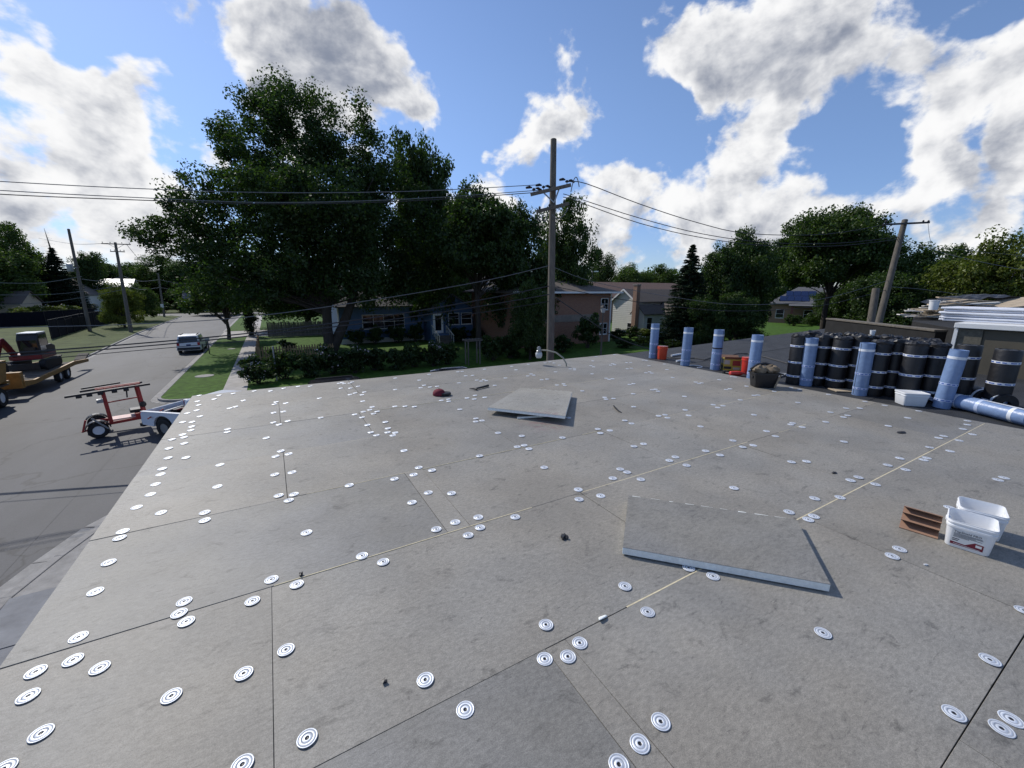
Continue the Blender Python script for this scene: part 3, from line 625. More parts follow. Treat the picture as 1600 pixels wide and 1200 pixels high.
def tub(loc, rz, label, lid=False, printed=False, w=.30, d_=.205, h=.205):
    t = thing('plastic_tub', label, 'tub', loc, rz, None)
    S = [(w * .84, d_ * .84, .03, 0), (w * .86, d_ * .86, .032, .006), (w * .95, d_ * .95, .036, h - .052), (w * .985, d_ * .985, .038, h - .050), (w * .985, d_ * .985, .038, h - .036), (w * .955, d_ * .955, .036, h - .034),
         (w * .955, d_ * .955, .036, h - .022), (w * .99, d_ * .99, .038, h - .020), (w * .99, d_ * .99, .038, h - .010), (w * .965, d_ * .965, .036, h - .009), (w * .965, d_ * .965, .036, h), (w * .945, d_ * .945, .034, h)]
    if not lid: S += [(w * .93, d_ * .93, .033, h - .02), (w * .845, d_ * .845, .03, .01)]
    shell(S).build('shell', M_WHITEP, t, smooth=True)
    if lid:
        shell([(w, d_, .038, h - .012), (w * 1.02, d_ * 1.02, .04, h - .01), (w * 1.02, d_ * 1.02, .04, h + .004), (w * .97, d_ * .97, .036, h + .008), (w * .93, d_ * .93, .034, h + .004)]).build('lid', M_WHITEP, t, smooth=True)
    for s in (-1, 1): MB().box((s * w * .47 - .012, -.03, h - .05), (s * w * .47 + .012, .03, h - .03)).build('handle_lug', M_WHITEP, t, bevel=.004)
    if printed:
        # front face is -y; it leans, so the label is set in the leaning plane
        y0, y1 = -d_ * .86 / 2 - .0006, -d_ * .95 / 2 - .0006; zz0, zz1 = .008, h - .054
        P = lambda x, z: (x, y0 + (y1 - y0) * (z - zz0) / (zz1 - zz0) - .0006, z)
        tilt = math.atan2(y1 - y0, zz1 - zz0)
        lab = MB().quad(P(-.088, .022), P(.075, .022), P(.075, .142), P(-.088, .142)).build('label', M_WHITE, t)
        red = mat('label_maroon', (.20, .015, .035), .4)
        Q = lambda x, z: tuple(Vector(P(x, z)) + Vector((0, -.0006, 0)))
        MB().quad(Q(-.086, .024), Q(.074, .024), Q(.074, .034), Q(-.086, .046)).build('label_band', red, lab)
        MB().quad(Q(-.02, .0345), Q(.074, .030), Q(.074, .072), Q(.03, .076)).build('label_wedge', red, lab)
        W = lambda x, z: tuple(Vector(P(x, z)) + Vector((0, -.0012, 0)))
        MB().quad(W(.036, .046), W(.066, .045), W(.066, .064), W(.036, .066)).build('label_logo', M_WHITE, lab)
        MB().quad(W(-.07, .0315), W(.06, .0265), W(.06, .0295), W(-.07, .0345)).build('label_rule', M_WHITE, lab)
        ink = mat('label_ink', (.03, .03, .05), .5)
        def tm(x, z): return Matrix.Translation(W(x, z)) @ Matrix.Rotation(math.pi / 2 - tilt, 4, 'X')
        text_mesh('TopShield PRO', .0215, ink, 'label_text', lab, tm(-.080, .122))
        for i, (z, x1) in enumerate([(.113, .06), (.106, .065), (.099, .03), (.092, .062), (.085, .0)]):
            MB().quad(W(-.078, z), W(x1, z), W(x1, z + .0032), W(-.078, z + .0032)).build('label_small_print', ink, lab)
        for z, x1 in ((.068, -.045), (.056, -.05)):
            MB().quad(W(-.08, z), W(x1, z), W(x1, z + .006), W(-.08, z + .006)).build('label_small_print', ink, lab)
    return t
fl, fr = G(1478, 851), G(1542, 871)
dx = (fr - fl).normalized(); rz = math.atan2(dx.y, dx.x)
ny = Vector((-dx.y, dx.x, 0))
c1 = (fl + fr) / 2 + ny * (.265 * .84 / 2)
wfr = (fr - fl).length
print('TUB front', fl, fr, wfr)
tub((c1.x, c1.y, .003), rz, 'open white plastic tub with a printed maroon label beside folded cardboard', printed=True, w=wfr / .78, d_=.265, h=.205)
c2 = c1 + ny * .315 + dx * .05
tub((c2.x, c2.y, .003), rz + .06, 'open white plastic tub tucked behind the one with the label', w=wfr / .78, d_=.265, h=.205)
c3 = G(1421, 633, -.045)
tub((c3.x, c3.y, zr(c3.x) + .009), -.75, 'closed white lidded tub on the black roof between blue rolls', lid=True, w=.36, d_=.29, h=.21)
# folded cardboard
k0 = fl + (-dx) * .145 + ny * .075
cbx = thing('folded_cardboard', 'accordion-folded brown cardboard leaning beside the labelled white tub', 'cardboard', (k0.x, k0.y, .003), rz)
zig = [(-.035, .0), (.075, .028), (-.02, .062), (.075, .088), (-.005, .118), (.085, .140), (.0, .168)]
for i in range(6):
    (ya, za), (yb, zb) = zig[i], zig[i + 1]
    MB().hexa([(-.115, ya, za), (.10, ya, za), (.10, yb, zb), (-.115, yb, zb)], [(-.115, ya, za + .005), (.10, ya, za + .005), (.10, yb, zb + .005), (-.115, yb, zb + .005)]).build('cardboard_panel', M_CARD, cbx)
# ------------------------------------------------------------------ rolls
def bandm(r, z, h, n=28): return MB().lathe([(r, z), (r + .0022, z + .001), (r + .0022, z + h - .001), (r, z + h)], n)
def prints(r, z, n=28, seedv=0):
    bb = MB(); rn = random.Random(seedv); R_ = r + .0032; t = 0
    while t < 2 * math.pi - .3:
        w = rn.uniform(.18, .5); a0, a1 = t, t + w; k = 4
        for i in range(k):
            x, y = a0 + (a1 - a0) * i / k, a0 + (a1 - a0) * (i + 1) / k
            bb.quad((R_ * math.cos(x), R_ * math.sin(x), z), (R_ * math.cos(y), R_ * math.sin(y), z), (R_ * math.cos(y), R_ * math.sin(y), z + .017), (R_ * math.cos(x), R_ * math.sin(x), z + .017))
        t += w + rn.uniform(.12, .3)
    return bb
def blue_roll(loc, label, lean=(0, 0), strap=False, r=.110, h=.95, flare=False):
    t = thing('blue_roll', label, 'roll', loc, random.uniform(0, 6), 'blue film-wrapped rolls on the roof'); t.rotation_euler = (lean[0], lean[1], random.uniform(0, 6))
    lp = [(r * 1.0, 0), (r, .01), (r, h - .008), (r * .985, h), (r * .90, h), (r * .90, h - .012), (r * .78, h - .012), (r * .78, h - .004), (r * .62, h - .004), (r * .62, h - .016), (r * .42, h - .016), (r * .42, h - .03), (.035, h - .03), (.035, h - .2)]
    MB().lathe(lp, 30).build('roll_body', M_BLUE, t, smooth=True)
    bandm(r, h * .845, .042).build('tape_band', M_TAPE, t, smooth=True)
    for zb in (h * .40, h * .12):
        o = bandm(r, zb, .036).build('tape_band', M_TAPEB, t, smooth=True); prints(r, zb + .01, seedv=int(zb * 100)).build('tape_print', M_PRINT, o)['kind'] = 'stuff'
    s = MB(); R_ = r + .001
    s.bar((R_, 0, .02), (R_ - .0, 0, h - .01), .006, .004, up=(1, 0, 0)); s.build('seam_edge', M_DARK, t)
    if strap: bandm(r + .002, h * .53, .028).build('strap', M_BLACKP, t, smooth=True)
    return t
BL = [((1020, 563), 'blue roll standing in front of a red bucket by the roof corner', False),
      ((1070, 574.5), 'blue roll standing beside white scraps, thin dark seam facing the boards', False),
      ((1117, 581), 'blue roll with a black strap round its middle beside the yellow carton', True),
      ((1175, 596), 'blue roll standing behind the black tote with tools', False),
      ((1258, 606), 'blue roll leaning in front of the first of the black rolls', False),
      ((1342, 621), 'blue roll standing between the black rolls and the dark felt corner board', False),
      ((1470, 641), 'blue roll leaning between the lidded white tub and the fallen blue roll', False)]
for i, ((x, y), lab, stp) in enumerate(BL):
    p = G(x, y - 3.0, -.045)
    p = Vector((max(p.x, UR + .13), p.y, zr(max(p.x, UR + .13)) + .009))
    ln = [(0, 0), (.01, -.01), (0, .0), (0, .0), (.0, .02), (0, .02), (.02, .05)][i]
    blue_roll(p, lab, ln, stp)
# the fallen blue roll
a, e = G(1492, 628, .07), G(1585, 651, .07)
fr_ = thing('blue_roll', 'blue roll lying on its side in front of the olive wall', 'roll', (a.x, a.y, zr(a.x) + .13), 0, 'blue film-wrapped rolls on the roof')
dv = (e - a).normalized(); ln = .98
fr_.rotation_euler = Vector((dv.x, dv.y, .0)).to_track_quat('Z', 'Y').to_euler()
r = .112
MB().lathe([(r * .55, .02), (r * .55, 0), (r, 0), (r, ln), (r * .92, ln + .01), (r * .9, ln), (r * .7, ln - .01), (r * .7, ln), (r * .45, ln), (r * .45, ln - .05)], 30).build('roll_body', M_BLUE, fr_, smooth=True)
for zb, m_ in ((.03, M_TAPE), (.36, M_TAPEB), (.78, M_TAPE)): bandm(r, zb, .05).build('tape_band', m_, fr_, smooth=True)
MB().bar((-.02, r + .001, .42), (-.02, r + .001, .96), .05, .003, up=(0, 1, 0)).build('tape_strip', M_TAPE, fr_)
def black_roll(loc, label, r=.150, h=.98, crumple=True, sd=0):
    t = thing('black_roll', label, 'roll', loc, random.uniform(0, 6), 'black roofing rolls standing together')
    rn = random.Random(sd)
    t.rotation_euler = (rn.uniform(-.02, .02), rn.uniform(-.02, .02), rn.uniform(0, 6)); h *= rn.uniform(.97, 1.02)
    MB().lathe([(r * .99, 0), (r, .01), (r, h - .01), (r * .97, h), (r * .8, h + .002), (r * .8, h - .015), (r * .55, h - .015), (r * .55, h), (r * .3, h), (.04, h - .02), (.04, h - .2)], 26).build('roll_body', M_BLACKROLL, t, smooth=True)
    for zb in (h * .78, h * .44, h * .15):
        o = bandm(r, zb, .038, 26).build('tape_band', M_TAPE, t, smooth=True); prints(r, zb + .010, seedv=sd * 7 + int(zb * 50)).build('tape_print', M_PRINT, o)['kind'] = 'stuff'
    if crumple:     # loose black film bunched on top
        bb = MB(); n = 18; vs = []
        for ringi, (rr, zz) in enumerate(((1.0, -.03), (1.04, .0), (.9, .03), (.55, .035), (.2, .02))):
            for k in range(n):
                q = 2 * math.pi * k / n; w = r * rr * (1 + rn.uniform(-.05, .07) * (ringi > 0)); vs.append((w * math.cos(q), w * math.sin(q), h + zz + rn.uniform(-.018, .022) * (ringi > 0)))
        fs = []
        for i in range(4):
            for k in range(n): fs.append((i * n + k, i * n + (k + 1) % n, (i + 1) * n + (k + 1) % n, (i + 1) * n + k))
        fs.append(tuple(4 * n + k for k in range(n)))
        bb.add(vs, fs).build('film_cap', M_BLACKP, t)
    return t
FRONT = [(1253, 520), (1317, 523.5), (1378, 529), (1434, 533), (1287, 521), (1346, 525), (1407, 531), (1468, 536)]
ORD = ['first', 'second', 'third', 'fourth', 'fifth', 'sixth', 'seventh', 'eighth', 'ninth', 'tenth', 'eleventh', 'twelfth', 'thirteenth']
placed = []; cnt = {}
def put_black(p, lab, sd, **kw):
    if any((p - q).length < .285 for q in placed): return
    placed.append(p.copy())
    if lab in ('front', 'middle', 'back'):
        i = cnt.get(lab, 0); cnt[lab] = i + 1
        lab = 'black banded roofing roll, %s in the %s row counting from the cardboard core' % (ORD[i], lab)
    black_roll((p.x, p.y, zr(p.x) + .009), lab, sd=sd, **kw)
for i, (x, y) in enumerate(FRONT):
    p = G(x, y + 1.5, .98); p = Vector((p.x, p.y, 0)); dd_ = p.normalized(); k = 0
    while any((p - q).length < .305 for q in placed) and k < 12: p = p + dd_ * .06; k += 1
    put_black(p, 'front' if i < 4 else 'middle', i)
for i, x in enumerate((1270, 1300, 1332, 1362, 1392, 1420, 1450)):
    y = 520.5 + (x - 1253) * .072; p = G(x, y + 1.5, .98); p = Vector((p.x, p.y, 0)); dd_ = p.normalized(); k = 0
    while any((p - q).length < .305 for q in placed) and k < 20: p = p + dd_ * .06; k += 1
    if k < 20: put_black(p, 'back', 20 + i)
p = G(1517, 538, .98); put_black(Vector((p.x, p.y, 0)), 'black roofing roll standing apart behind the leaning blue roll, before the olive wall', 60, crumple=False)
p = G(1578, 543, .98); put_black(Vector((p.x, p.y, 0)), 'black roofing roll standing alone against the olive wall', 61, crumple=False)
for i, (x, y) in enumerate(((1540, 632), (1572, 640))):
    p = G(x, y, .1); 
    t = thing('black_roll', 'black roofing roll lying on its side behind the fallen blue roll', 'roll', (p.x + .28, p.y + .05, zr(p.x) + .165), 0, 'fallen black rolls')
    t.rotation_euler = Vector((.72, .69, 0)).to_track_quat('Z', 'Y').to_euler()
    MB().lathe([(.05, .2), (.05, 0), (.145, 0), (.15, .01), (.15, .97), (.145, .98), (.05, .98), (.05, .8)], 26).build('roll_body', M_BLACKROLL, t, smooth=True)
    for zb in (.06, .45, .8): bandm(.15, zb, .046, 26).build('tape_band', M_TAPE, t, smooth=True)
cupp = G(1363, 522, 1.02)
cp_ = MB().lathe([(.032, 0), (.046, .10), (.048, .10), (.043, .10), (.03, .01)], 16).build('paper_cup', M_WHITEP, loc=(cupp.x, cupp.y, 1.02 + zr(cupp.x)), smooth=True)
tag(cp_, 'white paper cup standing on top of a black roll', 'cup')
# ------------------------------------------------------------------ buckets, carton, tools on the black roof
def bucket(px, label, m, r=.135, h=.36):
    p = G(*px, -.03); t = thing('bucket', label, 'bucket', (p.x, p.y, zr(p.x) + .009), random.uniform(0, 6))
    MB().lathe([(r * .86, 0), (r * .88, .008), (r, h), (r * .97, h), (r * .85, .02)], 24).build('shell', m, t, smooth=True)
    MB().lathe([(r * .97, h - .075), (r * 1.05, h - .072), (r * 1.06, h - .05), (r * .99, h - .046), (r * 1.03, h - .02), (r * 1.03, h), (r, h)], 24).build('rim', m, t, smooth=True)
    MB().tube([(r * 1.05, 0, h - .06), (r * 1.0, .06, h - .16), (r * .75, r * .75, h - .19), (.06, r, h - .17), (0, r * 1.05, h - .06)], .004, 6).build('handle', M_STEEL, t)
    return t
bucket((1034, 561), 'orange-red bucket standing behind a blue roll near the roof corner', mat('orange_plastic', (.66, .075, .03), .35))
bucket((1168, 584), 'red bucket with white lettering beside the blue roll near the yellow carton', M_REDP, .15, .38)
p = G(1141, 578, -.03)
ct = thing('carton', 'open yellow and white printed carton between blue rolls', 'carton', (p.x, p.y, zr(p.x) + .009), -.75)
M_CARTY = mat('yellow_carton', (.60, .44, .06), .6); M_CARTW = mat('carton_print', (.55, .50, .42), .6)
MB().box((-.19, -.12, 0), (.19, .12, .27)).build('box', M_CARTY, ct, bevel=.004)
for x0, x1, z0, z1, m_ in ((-.18, -.06, .15, .25, M_CARTW), (-.18, -.02, .04, .10, mat('carton_black', (.03, .03, .03), .6)), (.0, .17, .12, .24, mat('carton_red', (.40, .05, .04), .6)), (.02, .16, .03, .08, M_CARTW)):
    MB().box((x0, -.1225, z0), (x1, -.1205, z1)).build('carton_print', m_, ct)
for z0, z1, m_ in ((.16, .25, M_CARTW), (.03, .11, mat('carton_black', (.03, .03, .03), .6))): MB().box((-.1925, -.1, z0), (-.1905, .1, z1)).build('carton_print', m_, ct)
for s in (-1, 1): MB().hexa([(-.19, s * .12, .27), (.19, s * .12, .27), (.19, s * .19, .33), (-.19, s * .19, .33)], [(-.19, s * .12, .274), (.19, s * .12, .274), (.19, s * .19, .334), (-.19, s * .19, .334)]).build('flap', M_CARD, ct)
MB().box((-.12, -.08, .25), (.13, .07, .30)).build('contents', mat('red_packets', (.38, .04, .04), .5, var=.4, scale=25), ct, bevel=.02)
p = G(1150, 587, -.03)
tl = thing('power_tool', 'black and red power tool lying between carton and red bucket', 'tool', (p.x, p.y, zr(p.x) + .009), -.5)
MB().lathe([(.02, -.16), (.05, -.14), (.055, 0), (.05, .10), (.025, .14), (.012, .2)], 14, (0, 0, .06), 'x').build('motor_housing', M_REDP, tl, smooth=True)
MB().tube([(-.12, 0, .06), (-.16, .08, .05), (-.15, .16, .045)], [.028, .025, .03], 10).build('grip', M_BLACKP, tl, smooth=True)
MB().box((-.2, .14, .01), (-.1, .22, .09)).build('battery', M_BLACKP, tl, bevel=.01)
# tote with tool belt
p = G(1191, 604, .0)
tt = thing('tote', 'black plastic tote piled with a tan tool belt and hammer', 'tote', (p.x, p.y, .004), -.62)
shell([(.36, .25, .05, 0), (.37, .26, .05, .01), (.44, .31, .06, .25), (.47, .34, .06, .255), (.47, .34, .06, .285), (.43, .30, .055, .285), (.42, .29, .05, .2)]).build('bin', M_BLACKP, tt, smooth=True)
for s in (-1, 1): MB().box((s * .215 - .02, -.06, .17), (s * .215 + .02, .06, .215)).build('handle', M_DARK, tt, bevel=.01)
bl = thing('tool_belt', 'crumpled tan leather tool belt heaped on the black tote', 'tool belt', (p.x, p.y, .27), -.62)
def blobm(c, s, sd, n=14, m=8, amp=.16):
    rn = random.Random(sd); bb = MB(); vs = []
    ph = [rn.uniform(0, 6) for _ in range(8)]
    for i in range(m + 1):
        th = math.pi * i / m
        for k in range(n):
            q = 2 * math.pi * k / n; w = 1 + amp * (math.sin(3 * q + ph[0] + th * 2) + .6 * math.sin(5 * q + ph[1]) * math.sin(4 * th + ph[2]) + .5 * math.sin(7 * th + ph[3] + 2 * q))
            vs.append((c[0] + s[0] * w * math.sin(th) * math.cos(q), c[1] + s[1] * w * math.sin(th) * math.sin(q), c[2] + s[2] * w * math.cos(th)))
    fs = [(i * n + k, i * n + (k + 1) % n, (i + 1) * n + (k + 1) % n, (i + 1) * n + k) for i in range(m) for k in range(n)]
    return bb.add(vs, fs)
blobm((-.10, -.03, .06), (.12, .10, .085), 3).build('pouch', M_LEATH, bl, smooth=True)
blobm((.12, -.02, .07), (.14, .11, .085), 5).build('pouch', M_LEATH, bl, smooth=True)
MB().tube([(-.2, .1, .05), (-.08, .14, .13), (.06, .13, .165), (.18, .07, .13), (.23, -.02, .06)], .028, 8).build('belt', M_BLACKP, bl, smooth=True)
hm2 = thing('hammer', 'wooden-handled hammer hanging down the side of the black tote', 'hammer', (p.x, p.y, .004), -.62)
MB().tube([(.13, -.19, .02), (.235, -.15, .27)], [.017, .013], 8).build('handle', mat('hammer_wood', (.27, .21, .14), .7, var=.2, scale=20), hm2, smooth=True)
MB().tube([(.19, -.13, .285), (.27, -.17, .275)], [.016, .014], 8).build('head', M_DARK, hm2)
# odd scraps on the membrane
def scrap_tube(name, label, cat, a, b_, r_, m, z=.03):
    A, B_ = G(*a, -.03), G(*b_, -.03); q = MB().tube([(A.x, A.y, zr(A.x) + .012 + r_), (B_.x, B_.y, zr(B_.x) + .012 + r_)], r_, 12).build(name, m, smooth=True); return tag(q, label, cat)
scrap_tube('cardboard_core', 'pale cardboard core lying at the foot of the first black roll', 'core', (1228, 594), (1242, 596), .035, M_WHITEP)
scrap_tube('tape_core', 'white core tube lying behind the blue roll with the thin seam', 'core', (1049, 558), (1064, 556), .03, M_WHITEP)
scrap_tube('tape_core', 'short white core tube close beside the blue roll with the thin seam', 'core', (1057, 566), (1066, 565), .028, M_WHITEP)
q = G(1086, 573, -.03); 
o = MB().tube([(q.x + .16 * math.cos(t_), q.y + .16 * math.sin(t_), zr(q.x) + .022) for t_ in [k * .25 - 2.2 for k in range(17)]], .010, 6).build('binding_strap', M_WHITEP); tag(o, 'loop of white binding strap at the foot of a blue roll', 'strap')
q = G(1315, 603, -.03); t = thing('tape_roll', 'roll of white tape on the black roof among the rolls', 'tape', (q.x, q.y, zr(q.x) + .075), .6); t.rotation_euler = (1.35, 0, .5)
MB().lathe([(.04, -.025), (.08, -.025), (.08, .025), (.04, .025)], 24, closed=True).build('tape_winding', M_BLACKP, t, smooth=False)
MB().lathe([(.03, -.026), (.04, -.026), (.04, .026), (.03, .026)], 20, closed=True).build('tape_core', M_WHITEP, t)
q = G(1322, 612, -.03); o = MB().box((-.3, -.12, 0), (.3, .12, .014)).build('plywood_scrap', M_LUMB, loc=(q.x + .1, q.y, zr(q.x) + .012)); o.rotation_euler = (0, .0195, -.6); tag(o, 'flat tan plywood scrap on the roof under the black rolls', 'plywood')
q = G(1452, 628, -.03); o = blobm((0, 0, .06), (.10, .07, .055), 9, amp=.25).build('crumpled_wrapper', M_TAPEB, loc=(q.x, q.y, zr(q.x) + .010), smooth=True); tag(o, 'crumpled pale wrapper beside the lidded white tub', 'wrapper')
q = G(1218, 588, -.03); o = MB().hexa([(-.2, -.1, 0), (.22, -.06, 0), (.18, .12, 0), (-.15, .1, 0)], [(-.2, -.1, .012), (.22, -.06, .05), (.18, .12, .03), (-.15, .1, .012)]).build('membrane_offcut', M_STEEL, loc=(q.x, q.y, zr(q.x) + .012)); tag(o, 'grey sheet offcut behind the black tote', 'offcut')
def cable(name, label, pts_, r_=.012, m=M_WIRE):
    o = MB().tube([(G(x, y, -.03).x, G(x, y, -.03).y, zr(G(x, y, -.03).x) + .012 + r_) for x, y in pts_], r_, 6).build(name, m); return tag(o, label, 'cord')
cable('extension_cord', 'black cord trailing over the roof from the orange bucket to the carton', [(1035, 558), (1048, 560), (1066, 562), (1085, 561), (1100, 564), (1112, 561), (1130, 562), (1150, 556), (1168, 556), (1190, 560), (1230, 571), (1248, 573)])
# ------------------------------------------------------------------ olive upper wall, low parapet, debris on the upper roof
u0 = 13.35
pent = thing('upper_roof_block', 'olive stucco roof upstand with white metal coping behind the black rolls', 'roof block', (0, 0, 0))
MB().box((u0, -9, 0), (19.5, 3.0, 1.06)).build('wall', M_OLIVE, pent)
MB().box((u0 - .03, 2.62, .06), (u0 + .02, 3.03, 1.0)).build('corner_panel', mat('mottled_panel', (.125, .115, .088), .9, var=.3, scale=14), pent)
MB().box((u0 - .10, -9, 1.02), (19.6, 3.07, 1.13)).build('coping', M_WHITE, pent, bevel=.01)
MB().box((u0 - .07, 3.0, .05), (u0 + .05, 3.06, 1.0)).build('corner_flashing', M_WHITE, pent)
for k in range(4): MB().box((u0 - .012, -9 + k * 3.0, .03), (u0 - .001, -9 + k * 3.0 + 2.99 if k < 3 else 2.6, 1.0)).build('stucco_panel', M_OLIVE, pent)
A, B_ = G(1292, 496, .92), G(1463, 514, .92)
par = thing('parapet', 'low dark parapet with a weathered timber top rail behind the black rolls', 'parapet', (0, 0, 0))
dn = (B_ - A).normalized(); nn = Vector((-dn.y, dn.x, 0))
MB().hexa([A - Vector((0, 0, .95)), B_ - Vector((0, 0, .95)), B_ + nn * .25 - Vector((0, 0, .95)), A + nn * .25 - Vector((0, 0, .95))], [A - Vector((0, 0, .07)), B_ - Vector((0, 0, .07)), B_ + nn * .25 - Vector((0, 0, .07)), A + nn * .25 - Vector((0, 0, .07))]).build('felt_wall', mat('old_felt', (.011, .0105, .010), .9, var=.5, scale=6, bump=.5, bscale=30), par)
MB().bar(A - Vector((0, 0, .045)) + nn * .12, B_ - Vector((0, 0, .045)) + nn * .12, .30, .05).build('timber_rail', M_WOODD, par, bevel=.008)
E2 = G(1380, 505, .92)
qa, qb = D(1426, 500, 14.2), D(1426, 500, 17.6)
upper = struct(MB().prism([(qa.x, qa.y), (15.4, 3.09), (26, 3.09), (qb.x + 3, qb.y), (qb.x, qb.y)], .0, .80).build('upper_roof', mat('old_felt', (.011, .0105, .010))))
rn = random.Random(5)
def plank(p, L, w, h, az, tilt, m, label):
    o = MB().box((-L / 2, -w / 2, 0), (L / 2, w / 2, h)).build('debris_plank', m, loc=p, bevel=.004); o.rotation_euler = (rn.uniform(-.06, .06), tilt, az)
    tag(o, label, 'plank', 'torn-off roof planks in the debris heap'); return o
M_LUMBW = mat('whitish_board', (.58, .56, .52), .8, var=.2, scale=5, obj_rand=.2)
c0 = D(1480, 492, 15.5)
for i in range(46):
    t_ = i / 46; lay = rn.random()
    x = 1428 + 92 * rn.random(); 
    c_ = D(x, 490, 14.6 + 1.8 * rn.random())
    top_lim = .10 + .62 * max(0, 1 - abs(x - 1500) / 85)
    plank((c_.x, c_.y, .83 + top_lim * lay + .02), rn.uniform(.6, 1.9), rn.uniform(.09, .3), rn.uniform(.018, .05), -.55 + rn.uniform(-.5, .5), rn.uniform(-.10, .10), M_LUMBW if rn.random() < .35 else M_LUMB,
          'pale torn board in the debris heap on the upper roof' if False else 'loose splintered board in the debris heap on the upper roof')
q = D(1457, 487, 14.5); o = MB().lathe([(.12, 0), (.14, .30), (.15, .30), (.15, .33), (.13, .33), (.11, .05)], 20).build('pail', M_WHITEP, loc=(q.x, q.y, 1.18), smooth=True); tag(o, 'white pail on the heap of torn boards', 'pail')
# folded white sheeting on the coping
for i, (px_, w_, n_) in enumerate(((1535, 1.5, 6), (1575, 2.2, 5))):
    q = G(px_, 505, 1.14); q = Vector((max(q.x, 13.75) + .55, q.y, 1.132)); t = thing('folded_sheeting', ['stack of white sheeting with layered edges on the white coping', 'folded white sheeting with a draped top on the white coping'][i], 'sheeting', q, math.pi / 2 - .05)
    for k in range(n_):
        rr_ = rn.uniform(-.04, .04)
        MB().box((-w_ / 2 + rr_ - .04 * (n_ - k) * .5, -.5 + rr_, k * .055), (w_ / 2 + rr_, .5 + rr_, k * .055 + .05)).build('sheet_layer', M_SHEET, t, bevel=.02)
    if i == 1: blobm((-.7, 0, n_ * .055 + .02), (.35, .45, .10), 4, amp=.12).build('draped_fold', M_SHEET, t, smooth=True)
q = D(1535, 480, 16.5); o = MB(); 
tv = []; nx, nyy = 14, 8
for i in range(nx):
    for j in range(nyy): tv.append(((i / (nx - 1) - .5) * 3.4, (j / (nyy - 1) - .5) * 1.6, .34 * math.sin(math.pi * (i / (nx - 1))) ** .7 * (1 - .5 * abs(j / (nyy - 1) - .5)) + .05 * math.sin(i * 1.9 + j) + rn.uniform(-.02, .02)))
o.add(tv, [(i * nyy + j, (i + 1) * nyy + j, (i + 1) * nyy + j + 1, i * nyy + j + 1) for i in range(nx - 1) for j in range(nyy - 1)])
o = o.build('tarp', M_TARP, loc=(q.x, q.y, 1.36)); o.rotation_euler = (0, 0, -.6); md = o.modifiers.new('th', 'SOLIDIFY'); md.thickness = .01; tag(o, 'dark tarp crumpled over the top of the debris heap', 'tarp')
q = D(1592, 484, 15.2); o = MB().box((-.9, -.5, 0), (.9, .5, .04)).build('plywood_sheet', M_LUMB, loc=(q.x + .3, q.y, 1.42)); o.rotation_euler = (.25, -.16, -1.0); tag(o, 'tan plywood sheet tilted on top of the white sheeting pile', 'plywood')
# ------------------------------------------------------------------ security light on the far roof edge
q = D(842, 552, 10.15)
sl = thing('security_light', 'grey dusk-to-dawn area light with glass refractor on a curved arm at the roof edge', 'light', (q.x, q.y, q.z - .06))
MB().lathe([(.035, .08), (.062, .085), (.066, .12), (.05, .135), (.05, .20), (.03, .205), (.03, .225), (.022, .23)], 18).build('housing', M_STEEL, sl, smooth=True)
MB().lathe([(.03, -.06), (.06, -.055), (.082, .0), (.085, .06), (.066, .085)], 18).build('refractor', mat('frosted_refractor', (.55, .56, .55), .2, spec=.6), sl, smooth=True)
e1 = D(886, 575, 10.0) - Vector(sl.location); e1.z = -.25 - (q.z - .06); e0 = Vector((.03, 0, .14)); hz = Vector((e1.x, e1.y, 0))
MB().tube([e0, hz * .3 + Vector((0, 0, .14)), hz * .6 + Vector((0, 0, .10)), hz * .85 + Vector((0, 0, -.02)), hz * .97 + Vector((0, 0, -.16)), e1], .018, 10).build('arm', mat('bracket_paint', (.35, .33, .26), .5), sl, smooth=True)
# ------------------------------------------------------------------ wheels and vehicles
def wheel(parent, x, y, r, w, m_rim=M_STEEL, side_=1, n=22):
    t = MB().lathe([(r * .55, -w / 2), (r * .9, -w / 2), (r, -w * .36), (r, w * .36), (r * .9, w / 2), (r * .55, w / 2)], n, (0, 0, 0), 'y', closed=True).build('wheel', M_RUB, parent, smooth=True, loc=(x, y, r))
    MB().lathe([(.02, -w * .30 * side_), (r * .25, -w * .34 * side_), (r * .3, -w * .2 * side_), (r * .5, -w * .25 * side_), (r * .57, -w * .46 * side_), (r * .57, w * .4 * side_)], n, (0, 0, 0), 'y').build('rim', m_rim, t, smooth=True)
    return t
def car_body(root, L, W, prof_low, prof_top, m, belt, zb=.28):
    # prof_low / prof_top: side profiles (x forward, z), x = 0 at the rear bumper
    lowp = MB(); n = len(prof_low)
    vs = []
    for s, k in ((-1, 1.0), (1, 1.0)):
        vs += [(x, s * W / 2 * (1 - .05 * (z > belt - .1)), z) for x, z in prof_low]
    fs = [tuple(range(n)), tuple(range(2 * n - 1, n - 1, -1))] + [(i, i + n, (i + 1) % n + n, (i + 1) % n) for i in range(n)]
    body = lowp.add(vs, fs).build('body', m, root, smooth=True, bevel=.07, seg=3)
    n2 = len(prof_top); vs = []
    zmax = max(z for x, z in prof_top); zmin = min(z for x, z in prof_top)
    for s in (-1, 1): vs += [(x, s * W / 2 * (.94 - .14 * (z - zmin) / (zmax - zmin)), z) for x, z in prof_top]
    fs = [tuple(range(n2)), tuple(range(2 * n2 - 1, n2 - 1, -1))] + [(i, i + n2, (i + 1) % n2 + n2, (i + 1) % n2) for i in range(n2)]
    MB().add(vs, fs).build('cabin', m, root, smooth=True, bevel=.05, seg=2)
    hw = lambda z: W / 2 * (.94 - .14 * (z - zmin) / (zmax - zmin))
    return body, hw
